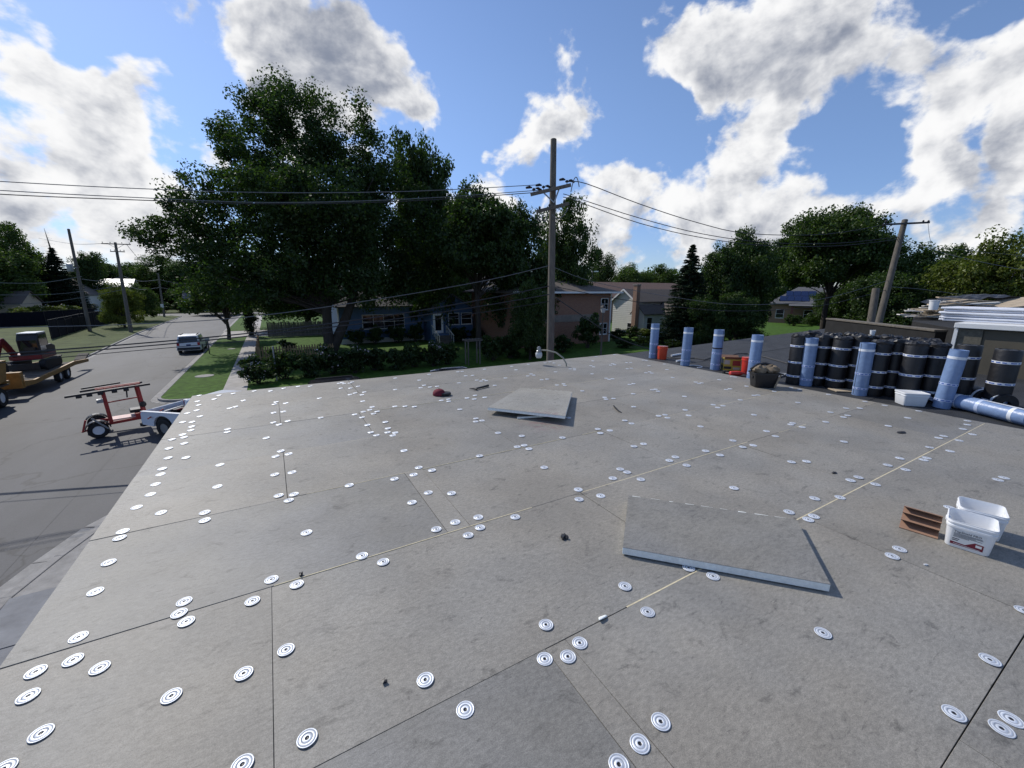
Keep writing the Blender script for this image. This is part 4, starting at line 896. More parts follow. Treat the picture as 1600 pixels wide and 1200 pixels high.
def side_glass(root, hw, quads):
    for q in quads:
        for s in (-1, 1): MB().add([(x, s * (hw(z) + .006), z) for x, z in q], [tuple(range(len(q)))]).build('side_window', M_GLASS, root)
def suv(label, loc, rz, m, name='parked_suv', L=4.7, W=1.88, group=None):
    t = thing(name, label, 'car', loc, rz, group)
    b_, hw = car_body(t, L, W, [(.02, .42), (.0, .62), (.06, 1.02), (.12, 1.06), (3.1, 1.06), (4.35, .98), (4.62, .82), (4.7, .55), (4.6, .32), (.12, .30)],
                      [(.10, 1.04), (.28, 1.60), (.42, 1.70), (2.25, 1.72), (2.55, 1.66), (3.35, 1.04)], m, 1.0)
    side_glass(t, hw, [[(.38, 1.12), (.52, 1.58), (1.15, 1.60), (1.15, 1.12)], [(1.25, 1.12), (1.25, 1.60), (2.1, 1.60), (2.1, 1.12)], [(2.2, 1.12), (2.2, 1.60), (2.52, 1.58), (3.08, 1.12)]])
    g = MB().add([(.118, -.74, 1.10), (.118, .74, 1.10), (.262, .66, 1.585), (.262, -.66, 1.585)], [(0, 1, 2, 3)]).build('rear_window', M_GLASS, t)
    MB().add([(3.27, -.7, 1.10), (3.27, .7, 1.10), (2.60, .6, 1.635), (2.60, -.6, 1.635)], [(0, 1, 2, 3)]).build('windscreen', M_GLASS, t)
    for s in (-1, 1):
        MB().box((.0, s * .78 - .10, .80), (.10, s * .78 + .10, 1.06)).build('tail_lamp', M_TAIL, t, bevel=.02)
        MB().box((4.45, s * .68 - .16, .70), (4.66, s * .68 + .16, .86)).build('headlight', M_WHITEP, t, bevel=.03)
        MB().box((.6, s * .62 - .02, 1.72), (2.3, s * .62 + .02, 1.78)).build('roof_rail', M_DARK, t, bevel=.01)
        MB().box((2.75, s * 1.0 - .1, 1.08), (2.9, s * 1.0 + .1, 1.24)).build('mirror', m, t, bevel=.03)
        for x in (.98, 3.72):
            wheel(t, x, s * (W / 2 - .12), .36, .24, M_STEEL, s)
            MB().lathe([(.42, -.02), (.42, .02)], 24, (x, s * (W / 2 - .015), .38), 'y').build('wheel_arch', M_BLACKP, t)
    MB().box((-.05, -.86, .40), (.12, .86, .62)).build('rear_bumper', M_DARK, t, bevel=.04)
    MB().box((-.012, -.17, .76), (.04, .17, .90)).build('number_plate', mat('plate_blue', (.04, .06, .16), .4), t)
    MB().box((4.62, -.5, .45), (4.72, .5, .72)).build('grille', M_DARK, t, bevel=.02)
    return t
R90 = math.pi / 2
suv('silver-white SUV with dark windows parked at the kerb under the street tree', (-7.05, 48.4, GZ), R90, M_CAR1)
p = D(560, 592, 20.2); suv('dark car parked below the roof edge beside the flowering hedge', (.9, 21.0, GZ), 0, M_CARD2, 'parked_car', L=4.7)
# hatch/van-like dark vehicle with bright roof edge
tr = suv('dark SUV with a bright chrome-edged roof parked below the roof edge near the garden arbor', (6.8, 20.5, GZ), .0, M_CARD2, 'parked_suv')
for s in (-1, 1): MB().tube([(.32, s * .62, 1.69), (1.0, s * .63, 1.76), (2.2, s * .62, 1.75), (2.75, s * .64, 1.55), (3.3, s * .74, 1.10)], .03, 8).build('chrome_trim', M_CAR1, tr, smooth=True)
def pickup(label, loc, rz, m=M_CARW, name='pickup_truck', cargo=True):
    t = thing(name, label, 'truck', loc, rz)
    W = 1.98; bs = .98
    # bed sides with wheel arch cut into the outline
    arch = [(1.05 + .47 * math.cos(a), .45 + .47 * math.sin(a)) for a in [math.radians(k) for k in range(180, -1, -15)]]
    outline = [(.05, .50), (.0, .62), (.02, bs + .02), (.08, 1.06), (2.0, 1.06), (2.0, .45)] + arch[::-1]
    for s in (-1, 1):
        y0, y1 = (W / 2 - .10, W / 2) if s > 0 else (-W / 2, -W / 2 + .10)
        MB().prism(outline, y0, y1, 'y').build('bed_side', m, t, bevel=.02)
        MB().lathe([(.46, 0), (.46, .16)], 22, (1.05, s * (W / 2 - .16) - .08, .45), 'y').build('wheel_well', M_BLACKP, t)
        MB().box((.05, s * (W / 2 - .05) - .07, 1.055), (2.0, s * (W / 2 - .05) + .07, 1.085)).build('bed_rail', M_WHITEP, t, bevel=.01)
        MB().box((-.02, s * (W / 2 - .07) - .06, .72), (.07, s * (W / 2 - .07) + .06, 1.02)).build('tail_lamp', M_TAIL, t, bevel=.01)
        wheel(t, 1.05, s * (W / 2 - .13), .39, .27, M_STEEL, s); wheel(t, 4.75, s * (W / 2 - .13), .39, .27, M_STEEL, s)
    MB().box((.06, -W / 2 + .1, .56), (2.0, W / 2 - .1, .64)).build('bed_floor', M_DARK, t)
    MB().box((.0, -W / 2 + .12, .56), (.07, W / 2 - .12, 1.05)).build('tailgate', m, t, bevel=.015)
    MB().box((-.14, -W / 2 + .02, .40), (.04, W / 2 - .02, .56)).build('rear_bumper', M_DARK, t, bevel=.02)
    car_body(t, 5.7, W, [(2.02, .42), (2.02, 1.08), (4.2, 1.10), (5.55, 1.02), (5.7, .85), (5.7, .45), (5.5, .36), (2.1, .36)], [(2.04, 1.08), (2.12, 1.62), (2.4, 1.68), (3.35, 1.68), (3.6, 1.62), (4.35, 1.08)], m, 1.0)
    hw = lambda z: W / 2 * (.94 - .14 * (z - 1.08) / .60)
    side_glass(t, hw, [[(2.3, 1.18), (2.36, 1.56), (3.1, 1.58), (3.1, 1.18)], [(3.2, 1.18), (3.2, 1.58), (3.55, 1.56), (4.05, 1.18)]])
    MB().add([(2.045, -.75, 1.2), (2.045, .75, 1.2), (2.1, .7, 1.56), (2.1, -.7, 1.56)], [(0, 1, 2, 3)]).build('rear_window', M_GLASS, t)
    MB().add([(4.28, -.8, 1.15), (4.28, .8, 1.15), (3.66, .7, 1.60), (3.66, -.7, 1.60)], [(0, 1, 2, 3)]).build('windscreen', M_GLASS, t)
    for s in (-1, 1): MB().box((5.55, s * .75 - .15, .72), (5.72, s * .75 + .15, .92)).build('headlight', M_WHITEP, t, bevel=.02)
    MB().box((5.66, -.55, .55), (5.74, .55, .90)).build('grille', M_DARK, t)
    return t
pk = pickup('white pickup truck with a cluttered open bed hitched to the red trailer', (-4.50, 22.45, GZ), -.70)
rn = random.Random(12)
for i in range(11):
    x, y = rn.uniform(.25, 1.8), rn.uniform(-.7, .7)
    kind = i % 3
    if kind == 0: o = MB().box((-.2, -.14, 0), (.2, .14, .22)).build('tool_case', [M_DARK, M_BLACKP, M_STEEL][i % 3], bevel=.01); lb = 'dark tool case in the open pickup bed'; ca = 'tool case'
    elif kind == 1: o = MB().tube([(-.5, 0, .2), (.5, .1, .32)], .025, 8).build('loose_bar', [M_STEEL, M_RED][i % 2]); lb = 'loose metal bar lying across the pickup bed load'; ca = 'bar'
    else: o = blobm((0, 0, .12), (.2, .17, .12), i, amp=.2).build('tool_bag', M_BLACKP, smooth=True); lb = 'black tool bag in the open pickup bed'; ca = 'bag'
    o.location = (-4.50 + x * math.cos(.70) + y * math.sin(.70), 22.45 - x * math.sin(.70) + y * math.cos(.70), GZ + .645); o.rotation_euler = (0, 0, rn.uniform(0, 3)); tag(o, lb, ca, 'load in the pickup bed')
# ------------------------------------------------------------------ red trailer with loading rack (local x = towards the pickup)
rt = thing('rack_trailer', 'red two-wheeled trailer carrying a folded ladder-hoist rack behind the pickup', 'trailer', (-6.66, 22.36, GZ), 0.27)
wheel(rt, 0, -.02, .33, .2, M_WHITEP, -1); wheel(rt, 0, 1.30, .33, .2, M_WHITEP, 1)
for y in (-.02, 1.30):
    MB().prism([(.40 * math.cos(a), .34 + .40 * math.sin(a)) for a in [math.radians(k) for k in range(10, 171, 16)]] + [(.37 * math.cos(a), .34 + .37 * math.sin(a)) for a in [math.radians(k) for k in range(170, 9, -16)]], y - .14, y + .14, 'y').build('mudguard', M_BLACKP, rt)
MB().bar((0, -.02, .36), (0, 1.30, .36), .08, .08).build('axle', M_RED, rt)
MB().bar((-.05, .18, .47), (1.55, .30, .50), .10, .12).build('chassis_rail', M_RED, rt, bevel=.01); MB().bar((-.05, 1.1, .47), (1.55, .85, .50), .10, .12).build('chassis_rail', M_RED, rt, bevel=.01)
MB().box((.46, .28, .56), (1.22, .9, .60)).build('deck_plate', mat('pinkish_worn_deck', (.55, .33, .31), .5, var=.3, scale=6), rt, bevel=.005)
MB().box((1.20, .25, .48), (1.58, .95, .72)).build('winch_box', M_RED, rt, bevel=.01)
MB().box((1.05, .45, .72), (1.5, .95, .86)).build('engine_cover', M_BLACKP, rt, bevel=.03)
MB().bar((1.5, .5, .46), (1.95, .1, .46), .08, .1).build('drawbar', M_RED, rt)
MB().bar((.42, .12, .48), (.36, .12, 1.84), .13, .13).build('mast_post', M_RED, rt, bevel=.01)
MB().bar((1.50, .30, .55), (1.42, .42, 1.90), .13, .13).build('mast_post', M_RED, rt, bevel=.01)
MB().bar((.40, .14, 1.38), (1.45, .38, 1.40), .05, .05).build('brace', M_RED, rt)
MB().lathe([(.05, -.1), (.12, -.09), (.12, .09), (.05, .1)], 16, (1.50, .30, 1.08), 'y').build('winch_drum', M_BLACKP, rt, smooth=True)
MB().box((.12, .02, 1.42), (.32, .25, 1.56)).build('control_box', M_STEEL, rt, bevel=.01)
MB().bar((-.72, .02, 1.84), (1.85, .10, 1.95), .07, .08).build('ladder_rail', M_DARK, rt); MB().bar((-.30, .78, 1.86), (1.65, .84, 1.95), .07, .08).build('ladder_rail', M_DARK, rt)
for k in range(7): MB().bar((.25 + k * .19, .05, 1.885 + k * .009), (.25 + k * .19, .80, 1.885 + k * .009), .035, .035).build('rung', M_RED, rt)
for y in (.28, .52): MB().bar((.15, y, 1.95), (1.55, y, 2.0), .06, .05).build('upper_rail', M_RED, rt)
MB().bar((-.25, .95, 1.94), (.95, .93, 2.02), .06, .06).build('side_arm', M_DARK, rt)
for x in (-.42, -.12, .2, .62, .98): MB().box((x, -.02, 1.73 + (x + .42) * .04), (x + .17, .12, 1.83 + (x + .42) * .04)).build('roller_shoe', M_BLACKP, rt, bevel=.01)
MB().bar((1.05, .1, 1.50), (1.08, .1, 1.90), .05, .05).build('prop_arm', M_DARK, rt)
MB().bar((-.45, -.12, .36), (-.30, -.14, .84), .06, .06).build('stabiliser_leg', M_RED, rt); MB().bar((.30, -.16, .36), (-.12, -.14, .88), .06, .06).build('stabiliser_leg', M_STEEL, rt)
MB().bar((-.48, -.10, .38), (-.1, -.02, .42), .06, .06).build('stabiliser_beam', M_RED, rt)
# ------------------------------------------------------------------ dump truck, flatbed trailer, mini excavator (local x = towards the far end of the street)
fb = thing('flatbed_trailer', 'long yellow flatbed equipment trailer with tilted tail carrying an excavator', 'trailer', (-13.6, 0, GZ), R90)
for s in (-1, 1):
    MB().add([(33.0, s * 1.2 - .06, .62), (34.2, s * 1.2 - .06, .55), (40.1, s * 1.2 - .06, .72), (42.6, s * 1.2 - .06, .60), (42.6, s * 1.2 - .06, .82), (40.1, s * 1.2 - .06, 1.0), (34.2, s * 1.2 - .06, .80), (33.0, s * 1.2 - .06, .95),
              (33.0, s * 1.2 + .06, .62), (34.2, s * 1.2 + .06, .55), (40.1, s * 1.2 + .06, .72), (42.6, s * 1.2 + .06, .60), (42.6, s * 1.2 + .06, .82), (40.1, s * 1.2 + .06, 1.0), (34.2, s * 1.2 + .06, .80), (33.0, s * 1.2 + .06, .95)],
             [(7, 6, 5, 4, 3, 2, 1, 0), (8, 9, 10, 11, 12, 13, 14, 15)] + [(i, (i + 1) % 8, (i + 1) % 8 + 8, i + 8) for i in range(8)]).build('side_rail', M_YEL, fb, bevel=.015)
for k in range(17):
    x = 34.2 + k * .345; z = .80 + (x - 34.2) / 5.9 * .18
    MB().box((x, -1.14, z - .06), (x + .33, 1.14, z + random.uniform(-.008, .008))).build('deck_plank', M_WOODD, fb)
MB().box((32.9, -1.2, .55), (33.2, 1.2, 1.45)).build('headboard', M_YEL, fb, bevel=.02)
MB().bar((30.4, 0, .75), (33.0, 0, .75), .25, .2).build('drawbar', M_YEL, fb)
for s in (-1, 1):
    for x in (37.7, 38.9): wheel(fb, x, s * 1.08, .39, .26, M_WHITEP, s)
    MB().hexa([(42.6, s * .75 - .3, .66), (43.7, s * .75 - .3, 1.05), (43.7, s * .75 + .3, 1.05), (42.6, s * .75 + .3, .66)][::1], [(42.6, s * .75 - .3, .78), (43.7, s * .75 - .3, 1.13), (43.7, s * .75 + .3, 1.13), (42.6, s * .75 + .3, .78)]).build('ramp', M_WOODD, fb, bevel=.01)
    MB().box((39.6, s * .95 - .15, .30), (39.64, s * .95 + .15, .72)).build('mudflap', M_BLACKP, fb)
M_REDX = mat('excavator_red', (.17, .012, .016), .4, var=.2, scale=6)
ex = thing('mini_excavator', 'red and black mini excavator with glazed cab on the yellow flatbed', 'excavator', (-13.6, 37.6, GZ + .93), R90)
for s in (-1, 1):
    o = [(1.55 + .30 * math.cos(a), .32 + .30 * math.sin(a)) for a in [math.radians(k) for k in range(90, -91, -20)]] + [(-.35 + .30 * math.cos(a), .32 + .30 * math.sin(a)) for a in [math.radians(k) for k in range(270, 89, -20)]]
    MB().prism(o, s * .72 - .16, s * .72 + .16, 'y').build('track', M_RUB, ex, bevel=.02)
MB().box((-.45, -.72, .66), (1.75, .72, 1.0)).build('turntable_body', M_REDX, ex, bevel=.06)
MB().prism([(.5, 1.0), (1.75, 1.0), (1.8, 1.35), (1.35, 1.5), (.5, 1.5)], -.72, .2, 'y').build('engine_cover', M_DARK, ex, bevel=.06)
cabp = [(-.30, 1.0), (-.38, 1.9), (-.15, 2.28), (.95, 2.28), (1.0, 1.0)]
MB().prism(cabp, -.70, .25, 'y').build('cab', M_DARK, ex, bevel=.04)
MB().box((-.26, -.66, 2.28), (1.0, .2, 2.34)).build('cab_roof', M_WHITEP, ex, bevel=.02)
MB().add([(-.2, -.707, 1.2), (-.25, -.707, 1.85), (-.1, -.707, 2.15), (.85, -.707, 2.15), (.85, -.707, 1.2)], [(0, 1, 2, 3, 4)]).build('side_window', M_GLASS, ex)
MB().add([(-.33, -.62, 1.25), (-.33, .17, 1.25), (-.385, .17, 1.88), (-.385, -.62, 1.88)], [(0, 1, 2, 3)]).build('windscreen', M_GLASS, ex)
MB().add([(1.008, -.6, 1.5), (1.008, .15, 1.5), (.975, .15, 2.1), (.975, -.6, 2.1)], [(0, 1, 2, 3)]).build('rear_window', M_GLASS, ex)
MB().bar((-.3, .45, .95), (-1.5, .45, 2.05), .20, .34).build('boom', M_REDX, ex, bevel=.03); MB().bar((-1.45, .45, 2.05), (-2.5, .45, .9), .18, .26).build('dipper_arm', M_REDX, ex, bevel=.03)
MB().bar((-.5, .45, 1.45), (-1.2, .45, 2.1), .09, .09).build('boom_cylinder', M_STEEL, ex)
MB().prism([(-2.75, .55), (-2.35, .9), (-2.1, .6), (-2.2, .12), (-2.6, .15)], .15, .75, 'y').build('bucket', M_DARK, ex, bevel=.02)
MB().box((-.95, -.7, .1), (-.85, .7, .5)).build('dozer_blade', M_DARK, ex, bevel=.02)
for s in (-1, 1): MB().tube([(-.4, s * .55, .35), (-.85, s * .55, .32)], .05, 8).build('blade_arm', M_STEEL, ex)
dt = thing('dump_truck', 'orange-yellow dump truck towing the flatbed trailer along the street', 'truck', (-13.6, 0, GZ), R90)
for s in (-1, 1):
    for x in (29.6, 30.75): wheel(dt, x, s * 1.0, .50, .42, M_WHITEP, s)
    wheel(dt, 24.6, s * 1.05, .50, .28, M_WHITEP, s)
    MB().box((29.0, s * 1.15 - .12, 1.04), (31.4, s * 1.15 + .12, 1.12)).build('mudguard', M_BLACKP, dt)
MB().box((23.2, -.45, .70), (31.6, .45, .95)).build('chassis', M_DARK, dt)
MB().hexa([(26.4, -1.15, 1.2), (31.6, -1.15, 1.2), (31.6, 1.15, 1.2), (26.4, 1.15, 1.2)], [(26.3, -1.25, 2.5), (31.8, -1.25, 2.3), (31.8, 1.25, 2.3), (26.3, 1.25, 2.5)]).build('dump_body', M_YEL, dt, bevel=.03)
for s in (-1, 1):
    for x in (27, 28.2, 29.4, 30.6): MB().box((x, s * 1.25 - .05, 1.25), (x + .12, s * 1.25 + .05, 2.4)).build('body_rib', M_YEL, dt)
MB().box((31.55, -1.2, 1.0), (31.75, 1.2, 1.24)).build('tail_beam', M_YEL, dt, bevel=.02)
MB().prism([(22.6, .7), (22.6, 1.7), (23.6, 1.8), (24.2, 2.75), (25.9, 2.85), (26.1, .7)], -1.15, 1.15, 'y').build('cab', M_YEL, dt, bevel=.08)
MB().add([(23.68, -1.0, 1.85), (23.68, 1.0, 1.85), (24.16, .95, 2.68), (24.16, -.95, 2.68)], [(0, 1, 2, 3)]).build('windscreen', M_GLASS, dt)
q = G(10, 524, GZ + 1.5); pickup('white pickup parked on the far side of the flatbed trailer', (-20.2, 45.0, GZ + .11), R90 + math.pi, M_CARW, 'pickup_truck')
# ------------------------------------------------------------------ poles and wires
def pole(name, label, base, top, r0, r1, arms=(), group=None, extras=None):
    base, top = Vector(base), Vector(top); t = thing(name, label, 'utility pole', base, 0, group); d = top - base
    MB().tube([(0, 0, -.1), d * .5, d], [r0, (r0 + r1) / 2, r1], 14).build('shaft', M_WOODD, t, smooth=True)
    for fr_, L, ax, brace in arms:
        c_ = d * fr_; ax = Vector(ax).normalized(); sd = ax.cross(Vector((0, 0, 1))).normalized() * (r1 + .06)
        a = MB().bar(c_ - ax * L / 2 - sd, c_ + ax * L / 2 - sd, .10, .12).build('crossarm', M_WOODG, t)
        for k in (-.46, -.2, .2, .46):
            pp = c_ - sd + ax * L * k
            MB().lathe([(.012, .06), (.012, .13), (.05, .13), (.06, .17), (.035, .21), (.05, .23), (.03, .26)], 10, tuple(pp)).build('insulator', M_DARK, a, smooth=True)
        if brace:
            for k in (-1, 1): MB().bar(c_ - sd + ax * k * L * .28, c_ - sd - Vector((0, 0, .6)), .03, .04).build('brace', M_STEEL, t)
    return t
CPD = 18.5
cb_, ct_ = D(861, 545, CPD), D(865, 218, CPD)
cb = Vector((cb_.x, cb_.y, GZ))
armdir = (.88, -.35, .12)
pc = pole('utility_pole', 'tall weathered utility pole with two crossarms rising just past the roof edge', cb, (ct_.x, ct_.y, ct_.z), .185, .135)
H = Vector((ct_.x, ct_.y, ct_.z)) - cb
def pole_pt(y):      # point on the central pole at photo height y
    q = D(863, y, CPD); return Vector((cb.x + (ct_.x - cb.x) * (q.z - cb.z) / H.z, cb.y + (ct_.y - cb.y) * (q.z - cb.z) / H.z, q.z))
def arm(pa, pb, y, m=M_WOODG):
    a = D(pa[0], pa[1], CPD - .25) - cb; bq = D(pb[0], pb[1], CPD - .25) - cb
    return MB().bar(a, bq, .11, .14).build('crossarm', m, pc, bevel=.008), a, bq
ar1, a1, b1 = arm((829, 304), (892, 289), 296)
ar2, a2, b2 = arm((838, 331), (889, 318), 325, M_WOODD)
for k in (.08, .32, .9):
    pp = a1.lerp(b1, k)
    MB().lathe([(.015, .06), (.015, .14), (.07, .15), (.08, .2), (.03, .24)], 10, tuple(pp)).build('insulator', M_DARK, ar1, smooth=True)
    for s in (-1, 1): MB().tube([pp + Vector((s * .10, 0, .24)), pp + Vector((s * .22, 0, .25)), pp + Vector((s * .40, 0, .20))], [.025, .06, .045], 8).build('strain_insulator', M_DARK, ar1, smooth=True)
for k in (.3, .72): MB().bar(a1.lerp(b1, k), pole_pt(317) - cb + Vector((-.05, -.18, 0)), .04, .05).build('brace', M_STEEL, pc)
for k in (.1, .4, .85): MB().lathe([(.02, .06), (.05, .09), (.05, .16), (.02, .2)], 8, tuple(a2.lerp(b2, k))).build('insulator', M_DARK, ar2)
def droop(y0, x0, x1, y1, sag, dp0=CPD - .2, dp1=CPD - .2, n=10):
    a, bq = D(x0, y0, dp0), D(x1, y1, dp1)
    return [a.lerp(bq, i / n) - Vector((0, 0, sag * 4 * (i / n) * (1 - i / n))) for i in range(n + 1)]
for i, args in enumerate([(330, 838, 852, 325, .5), (330, 846, 858, 322, .55), (300, 892, 905, 292, -.5), (335, 862, 888, 325, .3)]):
    o = MB().tube([p_ - cb for p_ in droop(*args)], .02, 6).build('jumper_wire', M_WIREG, pc)
WG = 'overhead wires strung between the utility poles'
def wire(label, pts_, r_=.02, m=M_WIRE, n=26, name='overhead_wire'):
    # pts_ = [(x, y, depth), ...] three or more photo points with depths; a smooth catenary-like curve through them
    P = [D(*q) for q in pts_]; out = []
    for i in range(len(P) - 1):
        p0 = P[max(i - 1, 0)]; p1, p2 = P[i], P[i + 1]; p3 = P[min(i + 2, len(P) - 1)]
        k = max(4, n // (len(P) - 1))
        for j in range(k + (i == len(P) - 2)):
            t_ = j / k
            out.append(.5 * ((2 * p1) + (p2 - p0) * t_ + (2 * p0 - 5 * p1 + 4 * p2 - p3) * t_ ** 2 + (3 * p1 - p0 - 3 * p2 + p3) * t_ ** 3))
    c_ = out[0].copy()
    o = MB().tube([q - c_ for q in out], r_, 5).build(name, m, loc=c_, smooth=True); return tag(o, label, 'wire', WG)
dl = 15.0
wire('topmost wire running over the big maple to the tall central pole', [(-220, 270, 13.5), (0, 283.5, dl), (200, 294, 15.8), (420, 301, 16.6), (640, 299, 17.5), (838, 289, CPD)], .016, M_WIREG)
wire('upper paired wire over the big maple to the central pole crossarm, paler strand', [(-220, 282, 13.5), (0, 297.5, dl), (200, 308, 15.8), (420, 316.5, 16.6), (640, 311, 17.5), (846, 297, CPD)], .016, M_WIREG)
wire('lower paired wire over the big maple to the central pole crossarm, darker strand', [(-220, 288, 13.5), (0, 303.5, dl), (200, 312, 15.8), (420, 318.5, 16.6), (640, 314, 17.5), (834, 301, CPD)], .018, M_WIRE)
wire('service wire sagging from the central pole across the maple trunk and over the street', [(-200, 520, 13.5), (0, 512, 14.2), (200, 507, 15.0), (390, 495, 15.8), (600, 466, 17), (760, 438, 18), (858, 415, CPD)], .014, M_WIREG)
wire('communication cable sagging from the central pole past the blue house, topmost of its bundle', [(-200, 568, 13.5), (0, 553, 14.2), (200, 538, 15.0), (400, 519.5, 15.8), (600, 494, 17), (760, 467, 18), (858, 447, CPD)], .024)
wire('communication cable sagging from the central pole past the blue house, middle of its bundle', [(-200, 574, 13.4), (0, 558, 14.1), (200, 543, 14.9), (400, 524, 15.7), (600, 501, 17), (760, 477, 18), (858, 460, CPD)], .022)
wire('communication cable sagging from the central pole past the blue house, lowest of its bundle', [(-200, 584, 13.4), (0, 567, 14.1), (200, 549, 14.9), (400, 531, 15.7), (600, 510, 17), (760, 487, 18), (858, 471, CPD)], .013)
RPD = 24.0
wire('wire from the central pole crossarm tip down towards the leaning pole', [(888, 284, CPD), (916, 287, 18.7), (1000, 319, 19.7), (1090, 348, 20.8), (1170, 365, 21.8), (1290, 366, 23), (1388, 350, RPD)], .02)
wire('upper of the paired wires descending from the central pole to the leaning pole', [(880, 303, CPD), (900, 309, 18.6), (1000, 341, 19.7), (1100, 366, 20.9), (1200, 379, 22), (1310, 380, 23), (1403, 370, RPD)], .018)
wire('lower of the paired wires descending from the central pole to the leaning pole', [(880, 308, CPD), (900, 314, 18.6), (1000, 349, 19.7), (1100, 372, 20.9), (1200, 384, 22), (1310, 384, 23), (1402, 374, RPD)], .018)
wire('thin wire sagging behind the white house to the leaning pole', [(866, 418, CPD), (930, 441, 19), (1050, 464, 20), (1160, 476, 21.5), (1280, 468, 22.7), (1392, 437, RPD)], .011, M_WIREG)
wire('thicker cable sagging before the spruce to the leaning pole', [(868, 448, CPD), (960, 466, 19), (1060, 480, 20), (1160, 486, 21.5), (1280, 478, 22.7), (1388, 452, RPD)], .015)
wire('thick black guy cable slanting from the central pole down to the lawn', [(868, 465, CPD), (905, 490, 19.5), (950, 520, 21), (985, 536, 22.5), (1025, 548, 24)], .024)
wire('wire leaving the leaning pole towards the yellow-green tree', [(1407, 372, RPD), (1440, 384, 24.5), (1500, 402, 25), (1620, 425, 26), (1760, 440, 27)], .016, M_WIREG)
wire('wire leaving the leaning pole crossarm past its hanging drop', [(1450, 348, RPD), (1453, 372, RPD), (1460, 385, 24.4), (1500, 390, 25), (1620, 402, 26)], .010, M_WIREG)
wire('faint wire crossing low behind the debris heap', [(1390, 448, RPD), (1440, 452, 24.5), (1520, 462, 25), (1620, 470, 26), (1760, 476, 27)], .012, M_WIREG)
rb, rtp = D(1374, 500, RPD), D(1414, 344, RPD)
rbase = rb + (rb - rtp) * ((rb.z - GZ) / (rtp.z - rb.z))
prr = pole('utility_pole', 'leaning utility pole with a single thin crossarm behind the black rolls', rbase, rtp, .20, .14)
MB().bar(D(1380, 351, RPD - .2) - rbase, D(1452, 347.5, RPD - .2) - rbase, .09, .10).build('crossarm', M_DARK, prr)
for x in (1384, 1442, 1450): MB().lathe([(.015, .04), (.05, .06), (.05, .14), (.02, .18)], 8, tuple(D(x, 349, RPD - .2) - rbase)).build('insulator', M_DARK, prr)
s0, s1 = D(1361, 500, 22.5), D(1369, 451, 22.5); sbs = s0 + (s0 - s1) * ((s0.z - GZ) / (s1.z - s0.z))
pole('pole_stub', 'short cut-off pole stub beside the leaning utility pole', sbs, s1, .19, .17)
def gp(x, y): q = G(x, y, GZ); return Vector((q.x, q.y, GZ + .1))
b1_ = gp(141, 519); dpt = (b1_ - Vector((0, 0, EYE))).dot(CF); t1_ = D(107, 358, dpt)
pl1 = pole('utility_pole', 'leaning pole with a grey transformer can behind the dark screen fence', b1_, t1_, .22, .15)
dd1 = t1_ - b1_; q = dd1 * .58
MB().lathe([(.05, 0), (.33, .02), (.35, .1), (.35, 1.0), (.33, 1.08), (.2, 1.12), (.05, 1.12)], 18, (q.x - .62, q.y - .1, q.z)).build('transformer', M_STEEL, pl1, smooth=True)
MB().bar(q + Vector((-.3, -.1, .6)), q + Vector((0, 0, .6)), .1, .1).build('bracket', M_STEEL, pl1)
b2_ = gp(205, 520); dp2 = (b2_ - Vector((0, 0, EYE))).dot(CF); t2_ = D(180, 379, dp2)
pole('utility_pole', 'roadside pole with two crossarms beside the small lawn trees', b2_, t2_, .24, .15, [(.985, 3.2, (1, -.15, 0), True), (.90, 1.6, (1, -.15, 0), False)])
b3_ = gp(257, 496); dp3 = (b3_ - Vector((0, 0, EYE))).dot(CF); t3_ = D(247, 427, dp3)
p3 = pole('utility_pole', 'far roadside pole with a white notice near its foot', b3_, t3_, .2, .14)
MB().box((-.25, -.32, 2.0), (.25, -.27, 2.7)).build('notice', M_WHITE, p3)
q = D(926, 424, 75); b_ = Vector((q.x, q.y, GZ)); p4 = pole('lamp_pole', 'thin far pole with a small lamp head rising behind the brick building', b_, (q.x, q.y, q.z), .16, .1)
MB().box((-.1, -.2, q.z - GZ - .1), (1.2, .2, q.z - GZ + .1)).build('lamp_head', M_WHITE, p4)
for i, (a, c_, lab) in enumerate([((0, 442, 55), (128, 432, dpt), 'thin wire from the transformer pole leftwards before the dark trees'),
                            ((128, 436, dpt), (190, 432, dp2), 'thin wire between the transformer pole and the roadside pole'),
                            ((0, 461, 50), (188, 447, dp2), 'pale cable sagging over the beige house towards the roadside pole, upper strand'),
                            ((0, 477, 50), (190, 453, dp2), 'pale cable sagging over the beige house towards the roadside pole, lower strand'),
                            ((168, 380, dp2), (60, 372, 80), 'thin wire from the roadside pole crossarm to the dead treetop side'),
                            ((197, 381, dp2), (248, 430, dp3), 'thin wire from the roadside pole crossarm down to the far pole'),
                            ((197, 446, dp2), (249, 449, dp3), 'cable sagging between the roadside pole and the far pole, lower strand'),
                            ((194, 432, dp2), (248, 437, dp3), 'cable sagging between the roadside pole and the far pole, upper strand'),
                            ((249, 437, dp3), (330, 440, 130), 'cable running on from the far pole into the trees, upper strand'),
                            ((250, 449, dp3), (330, 452, 130), 'cable running on from the far pole into the trees, lower strand')]):
    mid = ((a[0] + c_[0]) / 2, (a[1] + c_[1]) / 2 + 5, (a[2] + c_[2]) / 2)
    wire(lab, [a, mid, c_], .03 if i > 1 else .035, M_WIREG)
